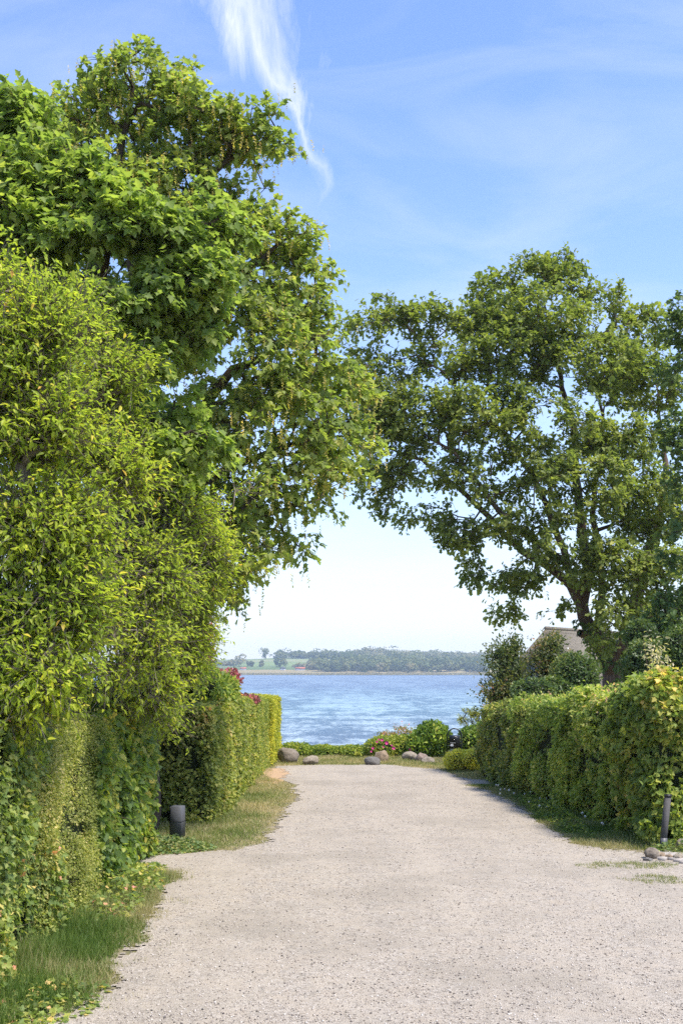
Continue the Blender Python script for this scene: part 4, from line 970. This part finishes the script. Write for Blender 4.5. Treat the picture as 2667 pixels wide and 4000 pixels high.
# curved galvanised tube and black box beside the golden hedge
m_galv = plainmat("galvanised_tube", (.45, .46, .47), .4, .6, var=.1)
q = G(1063, 2976)
tb = empty("tube_stand", (q[0], q[1], 0), "bent grey galvanised tube standing against the left hedge by the black box", "metal tube")
MB().tube([(q[0], q[1], 0), (q[0], q[1], .42), (q[0] - .01, q[1], .50), (q[0] - .04, q[1], .56), (q[0] - .09, q[1], .59), (q[0] - .2, q[1] - .0, .60)], .02, 8).build("tube", m_galv, tb, smooth=True)
q = G(1090, 2972)
ub = empty("utility_box", (q[0], q[1] + .1, 0), "small black box with pale side partly behind the largest boulder", "box")
MB().box((q[0], q[1] + .1, .17), (.26, .24, .34), R(20)).build("body", m_mb, ub)
MB().box((q[0], q[1] + .1, .352), (.29, .27, .024), R(20), bev=.006).build("lid", m_mb, ub)
MB().box((q[0] + .05, q[1] - .03, .17), (.14, .008, .28), R(20)).build("front_panel", plainmat("grey_panel", (.22, .2, .17), .7), ub)

# ------------------------------------------------------------------ lantern above the right hedge
D = 19.9; lc = P(2487, 2700, D); k = D / FPX
m_lr = plainmat("weathered_black_roof", (.035, .033, .032), .7, var=.5, sc=25); m_yel = plainmat("yellow_painted_wood", (.62, .33, .02), .6, var=.2); m_drop = plainmat("white_dropping", (.75, .74, .7), .9)
ln = empty("lantern_birdhouse", (lc[0], D, 0), "yellow bird house with peaked dark roof poking above the right hedge", "bird house")
rw = 30 * k
zr = P(0, 2700, D)[2]; za = P(0, 2664, D)[2]
q = MB(); ns = 6; a0 = [(lc[0] + rw * math.cos(a), D + rw * math.sin(a), zr) for a in [2 * math.pi * i / ns + .2 for i in range(ns)]]
a1 = [(lc[0] + rw * .16 * math.cos(a), D + rw * .16 * math.sin(a), za) for a in [2 * math.pi * i / ns + .2 for i in range(ns)]]
q.add(a0 + a1, [tuple(range(ns))[::-1], tuple(range(ns, 2 * ns))] + [(i, (i + 1) % ns, ns + (i + 1) % ns, ns + i) for i in range(ns)]).build("roof", m_lr, ln)
MB().box((lc[0], D, za + .025), (.07, .07, .05), .3).box((lc[0], D, za + .054), (.045, .045, .014), .3).build("finial", m_lr, ln)
for dx_, hh in ((-.028, .095), (.012, .10), (.03, .07)):
    zz = za - .012; ss = (rw * .84) / (za - zr)
    yo = lambda z: D - (rw * .16 + (za - z) * ss) * .90 - .004
    MB().add([(lc[0] + dx_ - .006, yo(zz), zz), (lc[0] + dx_ + .006, yo(zz), zz), (lc[0] + dx_ + .011, yo(zz - hh), zz - hh), (lc[0] + dx_ - .009, yo(zz - hh), zz - hh)], [(0, 1, 2, 3)]).build("streak", m_drop, ln)
MB().tube([(lc[0], D, zr - .20), (lc[0], D, zr - .001)], .085, 6).build("body", m_yel, ln)
for a in range(0, 6, 2):
    aa = a * math.pi / 3 + R(250); MB().box((lc[0] + math.cos(aa) * .08, D + math.sin(aa) * .08, zr - .085), (.05, .05, .09), aa).build("opening", m_lr, ln)
MB().box((lc[0], D, zr - .21), (.26, .26, .02), .2).build("floor_board", m_lr, ln)
MB().tube([(lc[0], D, 0), (lc[0], D, zr - .22)], .035, 8).build("pole", m_post, ln)

# ------------------------------------------------------------------ thatched house behind the oak
m_th, t = newmat("thatch")
co = t.n('ShaderNodeTexCoord').outputs['Object']
mpp = t.n('ShaderNodeMapping', {'Vector': co, 'Scale': (1, 1, .35), 'Rotation': (0, R(25), R(-30))}).outputs[0]
n1 = t.noise(mpp, 14.0, 6.0, .75); n2 = t.noise(co, 1.2, 3.0)
c = t.ramp(n1, [(.3, (.12, .105, .08)), (.55, (.25, .22, .175)), (.8, (.36, .325, .27))]); c = t.mix(t.math('MULTIPLY', n2, .4), c, (.20, .18, .15))
p = t.n('ShaderNodeBsdfPrincipled', {'Base Color': c, 'Roughness': .95, 'Specular IOR Level': .1, 'Normal': t.n('ShaderNodeBump', {'Height': n1, 'Strength': 1.0, 'Distance': .06}).outputs[0]})
t.n('ShaderNodeOutputMaterial', {'Surface': p.outputs[0]})
m_wall = plainmat("white_render", (.72, .72, .70), .85, var=.06); m_blue = plainmat("grey_blue_boards", (.20, .25, .31), .7, var=.2, sc=6); m_glass = plainmat("window_glass", (.03, .04, .05), .08)
hs = empty("thatched_house", (13.5, 62, 0), "thatched house roof and grey blue gable showing left of the oak trunk", "house")
A0 = P(2130, 2455, 60); uu = np.array([.6, .8, 0]); vv = np.array([.8, -.6, 0]); hl = 13.0; hv = 3.6; drop = 3.7
def roofslab(sgn):
    n0 = nrmz(np.cross(uu, vv * sgn * hv - np.array([0, 0, drop]))); n0 = n0 * (1 if n0[2] > 0 else -1) * .32
    a, b = A0, A0 + uu * hl; c_, d_ = b + vv * sgn * hv - np.array([0, 0, drop]), a + vv * sgn * hv - np.array([0, 0, drop])
    top = [a, b, c_, d_]; bot = [q - n0 for q in top]
    MB().add(top + bot, [(0, 1, 2, 3), (7, 6, 5, 4), (0, 4, 5, 1), (1, 5, 6, 2), (2, 6, 7, 3), (3, 7, 4, 0)]).build("roof_slope", m_th, hs)
roofslab(1); roofslab(-1)
MB().tube([A0 + np.array([0, 0, .02]) - uu * .02, A0 + uu * (hl + .02) + np.array([0, 0, .02])], .10, 8).build("ridge", m_th, hs)
g0 = A0 + uu * .55 - np.array([0, 0, .45]); hvw = hv - .6; dz = (drop - .45)
tri = [g0, g0 + vv * hvw - np.array([0, 0, dz * .86]), g0 - vv * hvw - np.array([0, 0, dz * .86])]
tri2 = [q + uu * .12 for q in tri]
gm = MB().add(tri + tri2, [(0, 1, 2), (5, 4, 3), (0, 3, 4, 1), (1, 4, 5, 2), (2, 5, 3, 0)])
for i in range(-10, 11):
    f = i / 11; top_ = g0 + vv * hvw * f - np.array([0, 0, dz * .86 * abs(f)]) - uu * .012; bot_ = g0 + vv * hvw * f - np.array([0, 0, dz * .86]) - uu * .012
    gm.tube([bot_, top_], .014, 4)
gm.build("gable_boards", m_blue, hs)
wb = tri[1][2] - .003
cw = g0 + uu * (hl - 1.1) / 2; ww = MB().box((cw[0], cw[1], wb / 2 - .05), (hl - 1.1, hvw * 2, wb + .1), math.atan2(uu[1], uu[0])); ww.build("wall", m_wall, hs)
wq = g0 - uu * .03; zw = P(0, 2560, 60)[2]
wf = MB().box((wq[0] + vv[0] * .6, wq[1] + vv[1] * .6, zw), (.06, .9, .8), math.atan2(uu[1], uu[0])).build("window", m_wall, hs)
o_ = MB().box((wq[0] + vv[0] * .6 - uu[0] * .03, wq[1] + vv[1] * .6 - uu[1] * .03, zw), (.03, .72, .62), math.atan2(uu[1], uu[0])).build("window_pane", m_glass, hs)

# ------------------------------------------------------------------ water
WZ = -3.2
m_wat, t = newmat("sea_water")
co = t.n('ShaderNodeTexCoord').outputs['Object']
sxyz = t.n('ShaderNodeSeparateXYZ', {0: co})
yd_ = sxyz.outputs[1]
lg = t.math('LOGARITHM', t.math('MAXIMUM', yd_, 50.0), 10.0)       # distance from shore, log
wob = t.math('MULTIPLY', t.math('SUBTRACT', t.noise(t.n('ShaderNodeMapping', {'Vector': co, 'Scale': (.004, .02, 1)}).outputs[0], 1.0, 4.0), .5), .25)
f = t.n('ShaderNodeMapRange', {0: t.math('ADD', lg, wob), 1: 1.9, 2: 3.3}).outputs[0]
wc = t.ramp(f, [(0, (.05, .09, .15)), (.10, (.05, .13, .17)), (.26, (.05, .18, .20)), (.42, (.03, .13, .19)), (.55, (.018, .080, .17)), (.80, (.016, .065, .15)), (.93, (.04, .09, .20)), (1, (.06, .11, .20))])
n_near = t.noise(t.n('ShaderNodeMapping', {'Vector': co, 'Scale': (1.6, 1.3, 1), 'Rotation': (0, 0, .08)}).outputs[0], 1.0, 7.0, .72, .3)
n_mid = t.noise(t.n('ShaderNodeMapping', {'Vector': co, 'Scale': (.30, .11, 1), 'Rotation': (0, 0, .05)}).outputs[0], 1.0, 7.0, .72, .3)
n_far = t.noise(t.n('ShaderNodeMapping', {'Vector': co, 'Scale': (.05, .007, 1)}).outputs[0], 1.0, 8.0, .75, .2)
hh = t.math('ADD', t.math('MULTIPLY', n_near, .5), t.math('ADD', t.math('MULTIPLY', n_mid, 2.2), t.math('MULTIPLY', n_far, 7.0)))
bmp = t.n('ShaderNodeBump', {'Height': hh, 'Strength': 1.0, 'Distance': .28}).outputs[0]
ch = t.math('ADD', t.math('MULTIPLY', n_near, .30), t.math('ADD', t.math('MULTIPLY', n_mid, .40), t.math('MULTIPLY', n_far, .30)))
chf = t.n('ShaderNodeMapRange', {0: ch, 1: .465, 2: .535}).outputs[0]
wc = t.mix(chf, t.mix(1.0, wc, (.30, .42, .60), 'MULTIPLY'), t.mix(t.n('ShaderNodeMapRange', {0: f, 1: .05, 2: .5, 3: .62, 4: .20}).outputs[0], wc, (.55, .63, .66)))  # sky reflection painted in as pale flecks, wave-face shade as dark ones
p = t.n('ShaderNodeBsdfPrincipled', {'Base Color': wc, 'Roughness': .25, 'IOR': 1.33, 'Normal': bmp, 'Specular IOR Level': .5})
t.n('ShaderNodeOutputMaterial', {'Surface': p.outputs[0]})
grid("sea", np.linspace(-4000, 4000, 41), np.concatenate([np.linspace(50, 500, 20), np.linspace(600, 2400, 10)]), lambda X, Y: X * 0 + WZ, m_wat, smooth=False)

# ------------------------------------------------------------------ far shore
m_hill, t = newmat("far_fields")
co = t.n('ShaderNodeTexCoord').outputs['Object']
sep = t.n('ShaderNodeSeparateXYZ', {0: co})
nn_ = t.math('ADD', sep.outputs[1], t.math('MULTIPLY', t.math('SUBTRACT', t.noise(t.n('ShaderNodeMapping', {'Vector': co, 'Scale': (.004, .012, 0)}).outputs[0], 1.0, 4.0), .5), 90.0))
f = t.n('ShaderNodeMapRange', {0: nn_, 1: 2190.0, 2: 3200.0}).outputs[0]
c = t.ramp(f, [(0, (.30, .25, .15)), (.13, (.36, .28, .16)), (.16, (.12, .17, .07)), (.22, (.14, .19, .08)), (.34, (.24, .30, .13)), (.5, (.20, .25, .11)), (.56, (.30, .30, .16)), (.70, (.24, .28, .13)), (1, (.10, .17, .05))])
n1 = t.noise(t.n('ShaderNodeMapping', {'Vector': co, 'Scale': (.02, .08, 0)}).outputs[0], 1.0, 5.0)
c = t.mix(n1, c, t.mix(1.0, c, (.7, .75, .7), 'MULTIPLY'))
p = t.n('ShaderNodeBsdfPrincipled', {'Base Color': c, 'Roughness': 1.0, 'Specular IOR Level': 0.0}); t.n('ShaderNodeOutputMaterial', {'Surface': p.outputs[0]})
# hill height as a function of x (at 3000 m) and y
px = lambda x, D: (x - CX) * D / FPX
HX = np.array([-4000, px(500, 3000), px(800, 3000), px(980, 3000), px(1100, 3000), px(1300, 3000), px(1450, 3000), px(1600, 3000), px(1900, 3000), px(2400, 3000), 4000])
HH = np.array([20, 28, 36, 40, 44, 43, 43, 41, 38, 34, 20.])
def hill_z(X, Y):
    q = np.clip((Y - 2200) / 850, 0, 1); top = np.interp(X, HX, HH)
    z = WZ - 1.0 + np.clip((Y - 2192) / 14, 0, 1) * 3.4 + top * (q ** .88) + (fbm2(X, Y, .004, 61) - .5) * 7 * np.clip((Y - 2260) / 100, 0, 1)
    return z
grid("hills", np.linspace(-3600, 3600, 181), np.concatenate([np.linspace(2185, 2230, 8), np.linspace(2250, 3200, 40)]), hill_z, m_hill)

M_far1 = leafmat("far_tree_leaf", [(0, (.022, .050, .020)), (.5, (.045, .085, .028)), (1, (.085, .125, .04))], .15, .8, .1, patch=.02)
M_far2 = leafmat("far_pale_tree_leaf", [(0, (.05, .085, .04)), (.5, (.08, .12, .05)), (1, (.13, .16, .06))], .15, .8, .1, patch=.02)
T_Q = (np.array([(-.5, -.5, 0), (.5, -.4, .1), (.45, .5, 0), (-.4, .45, .12)], dtype=np.float32), [[0, 1, 2, 3]])
def blobs(trees, rng, n_per=150, q=2.6):
    P_, N_, R_ = [], [], []
    for (X, Y, z0, w, h) in trees:
        k = 6; cs = rng.normal(size=(k, 3)) * np.array([w * .42, w * .42, h * .18]) + np.array([X, Y, z0 + h * .55]); rr = rng.uniform(.45, .8, k) * w
        idx = rng.integers(0, k, n_per); d = nrmz(rng.normal(size=(n_per, 3))); d[:, 2] = np.where(rng.random(n_per) < .6, np.abs(d[:, 2]), d[:, 2])
        p = cs[idx] + d * rr[idx][:, None] * np.array([1, 1, .85 * h / (2 * w)]) * rng.uniform(.8, 1.05, n_per)[:, None]
        p[:, 2] = np.maximum(p[:, 2], z0); P_.append(p); N_.append(d); R_.append(np.clip(rng.random() * .6 + rng.random(n_per) * .5, 0, 1))
    P_, N_, R_ = map(np.concatenate, (P_, N_, R_)); return P_, N_, R_
def forest(label, trees, mat, seed, n_per=150, q=3.2):
    rng = np.random.default_rng(seed); p, n_, r_ = blobs(trees, rng, n_per, q)
    zd = n_ + rng.normal(size=p.shape) * .35
    o = stamp("forest", T_Q, p, nrmz(np.cross(zd, rng.normal(size=p.shape))), zd, rng.uniform(.7, 1.3, len(p)) * q, mat, None, r_)
    return tagit(o, label, "forest", kind="stuff")
def scatter(x0, x1, D0, D1, n, w, h, seed, base=None):
    rng = np.random.default_rng(seed); D = rng.uniform(D0, D1, n); x = px(rng.uniform(x0, x1, n), D)
    z = hill_z(x, D); s_ = rng.uniform(.55, 1.35, n); return [(a, b, c_ - 1, w * e, h * e) for a, b, c_, e in zip(x, D, z, s_)]
forest("dark wood along the opposite shore right of the tan field", scatter(1240, 1900, 2240, 2420, 240, 9.5, 21, 1), M_far1, 101, 130)
forest("higher part of the opposite shore wood in the middle of the view", scatter(1340, 1640, 2450, 2650, 80, 11, 20, 2) + scatter(1640, 1900, 2550, 2750, 40, 9, 13, 9), M_far1, 102, 130)
forest("hazy wood on the far ridge behind the shore wood", scatter(1360, 2000, 2950, 3120, 200, 15, 17, 3) + scatter(1400, 1520, 2980, 3100, 30, 15, 22, 33), M_far2, 103, 110)
forest("band of trees on the ridge above the green fields", scatter(1075, 1380, 2900, 2960, 70, 10, 17, 4) , M_far1, 104, 130)
forest("pale hedgerow trees below the green fields on the left", scatter(1180, 1330, 2330, 2400, 34, 6, 14, 5) + scatter(840, 920, 2480, 2520, 12, 7, 12, 6) + scatter(1150, 1200, 2400, 2450, 6, 5, 8, 7), M_far2, 105, 130)
forest("woods continuing along the opposite shore beyond the hedges", scatter(-3000, 700, 2300, 2600, 260, 12, 22, 7) + scatter(2000, 5500, 2300, 2600, 260, 12, 22, 8), M_far1, 106, 70, 5)
ft = [(1036, 2900, 11, 30, M_far1, "single dark round tree on the far ridge, left of the ridge wood"), (1082, 2420, 7.5, 20, M_far1, "left dark tree of the pair below the green fields"), (1106, 2420, 7, 17, M_far1, "right dark tree of the pair below the green fields"),
      (935, 2450, 12, 22, M_far2, "wide pale tree at the left below the green fields"), (1020, 2430, 5, 11, M_far2, "small pale tree left of the dark pair across the water"), (1395, 2215, 6, 17, M_far2, "pale rounded tree at the foot of the shore wood"),
      (1480, 2215, 7, 20, M_far2, "yellowish round tree standing before the shore wood"), (1596, 2215, 7, 19, M_far2, "pale round tree at the water side below the wood, farthest right"), (970, 2440, 4, 10, M_far1, "tiny dark tree right of the wide pale one across the water"), (985, 2440, 5, 11, M_far1, "second tiny dark tree right of the wide pale one across the water")]
m_ftr = plainmat("far_trunk", (.10, .08, .06), .9)
for i, (x, D, w, h, mt, lb) in enumerate(ft):
    X = px(x, D); z = float(hill_z(np.array([X]), np.array([float(D)]))[0]); rng = np.random.default_rng(200 + i)
    r_ = empty("tree", (X, D, z), lb, "tree")
    p, n_, rr = blobs([(X, D, z + 1, w, h)], rng, 420, 2)
    zd = n_ + rng.normal(size=p.shape) * .35
    stamp("crown", T_Q, p, nrmz(np.cross(zd, rng.normal(size=p.shape))), zd, rng.uniform(.7, 1.3, len(p)) * 2.3, mt, r_, rr)
    MB().tube([(X, D, z - .5), (X, D, z + h * .5)], [w * .07, w * .04], 6).build("trunk", m_ftr, r_)
# far houses
m_red = plainmat("red_tile", (.42, .13, .07), .8); m_dkr = plainmat("dark_tile", (.08, .08, .09), .8)
def far_house(x, D, L_, w_, h_, rh, rmat, label, rz=0.0):
    X = px(x, D); z = float(hill_z(np.array([X]), np.array([float(D)]))[0]); r_ = empty("farmhouse", (X, D, z), label, "house")
    MB().box((X, D, z + h_ / 2 - .5), (L_, w_, h_ + 1), rz).build("wall", m_wall, r_)
    ca, sa_ = math.cos(rz), math.sin(rz); T2 = lambda a, b, c_: (X + a * ca - b * sa_, D + a * sa_ + b * ca, z + c_)
    vs = [T2(-L_ / 2 - .5, -w_ / 2 - .6, h_), T2(L_ / 2 + .5, -w_ / 2 - .6, h_), T2(L_ / 2 + .5, w_ / 2 + .6, h_), T2(-L_ / 2 - .5, w_ / 2 + .6, h_), T2(-L_ / 2 - .5, 0, h_ + rh), T2(L_ / 2 + .5, 0, h_ + rh)]
    MB().add(vs, [(3, 2, 1, 0), (0, 1, 5, 4), (2, 3, 4, 5), (0, 4, 3), (1, 2, 5)]).build("roof", rmat, r_)
far_house(1172, 2320, 20, 8, 2.8, 4.2, m_red, "red roofed farmhouse at the edge of the tan field across the water")
far_house(1105, 2320, 8, 10, 3.0, 4.5, m_dkr, "white gabled house with dark roof across the water left of the red one", R(70))
far_house(950, 2330, 12, 7, 2.5, 3.5, m_red, "small red roofed house farthest left across the water")
# reed fringe at the far waterline
rng = np.random.default_rng(7); n = 16000
X = rng.uniform(-1400, 1400, n); Y = 2192 + rng.random(n) * 14; z = hill_z(X, Y) 
h = rng.uniform(1.5, 3.4, n); yd = rng.normal(size=(n, 3)) * .1; yd[:, 2] = 1
m_reed = grassmat("reed", (.20, .17, .09), (.34, .28, .16), (.46, .39, .25))
tagit(stamp("reeds", T_BLADE, np.stack([X, Y, z - .3], -1), yd, np.tile([0, -1., .1], (n, 1)) + rng.normal(size=(n, 3)) * .3, h, m_reed, None, rng.random(n), asp=1.4 / h), "tan reed fringe along the opposite waterline", "reeds", kind="stuff")

# ------------------------------------------------------------------ air
m_haze = bpy.data.materials.new("haze_air"); m_haze.use_nodes = True; t = NT(m_haze.node_tree)
pvn = t.n('ShaderNodeVolumePrincipled', {'Color': (.72, .87, 1, 1), 'Density': HAZE, 'Anisotropy': .2})
t.n('ShaderNodeOutputMaterial', {'Volume': pvn.outputs[0]})
tagit(MB().box((0, 1600, 39), (9000, 3700, 102)).build("haze", m_haze), kind="stuff")

# ivy creeping at the bollard foot, weeds at left corner, seed stalks
M_ivy = leafmat("ivy_leaf", [(0, (.03, .075, .02)), (.6, (.06, .13, .035)), (1, (.14, .20, .06))], .25, .4)
def mat_patch(label, c, rx, ry, h, n, T, size, mat, seed, name="ground_ivy", cat="ground cover"):
    rng = np.random.default_rng(seed); r = np.sqrt(rng.random(n)); a = rng.random(n) * 6.283
    x = c[0] + rx * r * np.cos(a); y = c[1] + ry * r * np.sin(a); k = fbm2(x, y, 4, seed) > .36; x, y, r = x[k], y[k], r[k]; n = len(x)
    z = gz(x, y) + h * (1 - r ** 2) * rng.random(n) + .015; yd = rng.normal(size=(n, 3)); yd[:, 2] *= .4; zd = rng.normal(size=(n, 3)) * .5; zd[:, 2] += 1
    return tagit(stamp(name, T, np.stack([x, y, z], -1), yd, zd, rng.uniform(.6, 1.2, n) * size, mat, None, rng.random(n)), label, cat, kind="stuff")
mat_patch("ivy and weeds spreading around the foot of the grey bollard", (-2.75, 17.85), .75, .55, .22, 1500, T_MAPLE, .055, M_ivy, 301)
mat_patch("dark ivy at the foot of the leaning post", (5.3, 17.5), .55, .3, .22, 700, T_MAPLE, .06, M_ivy, 302)
mat_patch("weedy leaves under the near left hedge at the lane corner", (-2.55, 9.6), .55, .8, .10, 900, T_MAPLE, .06, MH_a, 303, "weeds", "weeds")
mat_patch("low weeds and ground elder below the large leaved left hedge", (-2.75, 14.2), .45, 2.2, .25, 1500, T_MAPLE, .065, MH_a, 304, "weeds", "weeds")
mat_patch("weeds at the foot of the right hedge behind the dandelions", (4.15, 22.2), .35, 3.6, .22, 1800, T_MAPLE, .05, M_grn, 305, "weeds", "weeds")
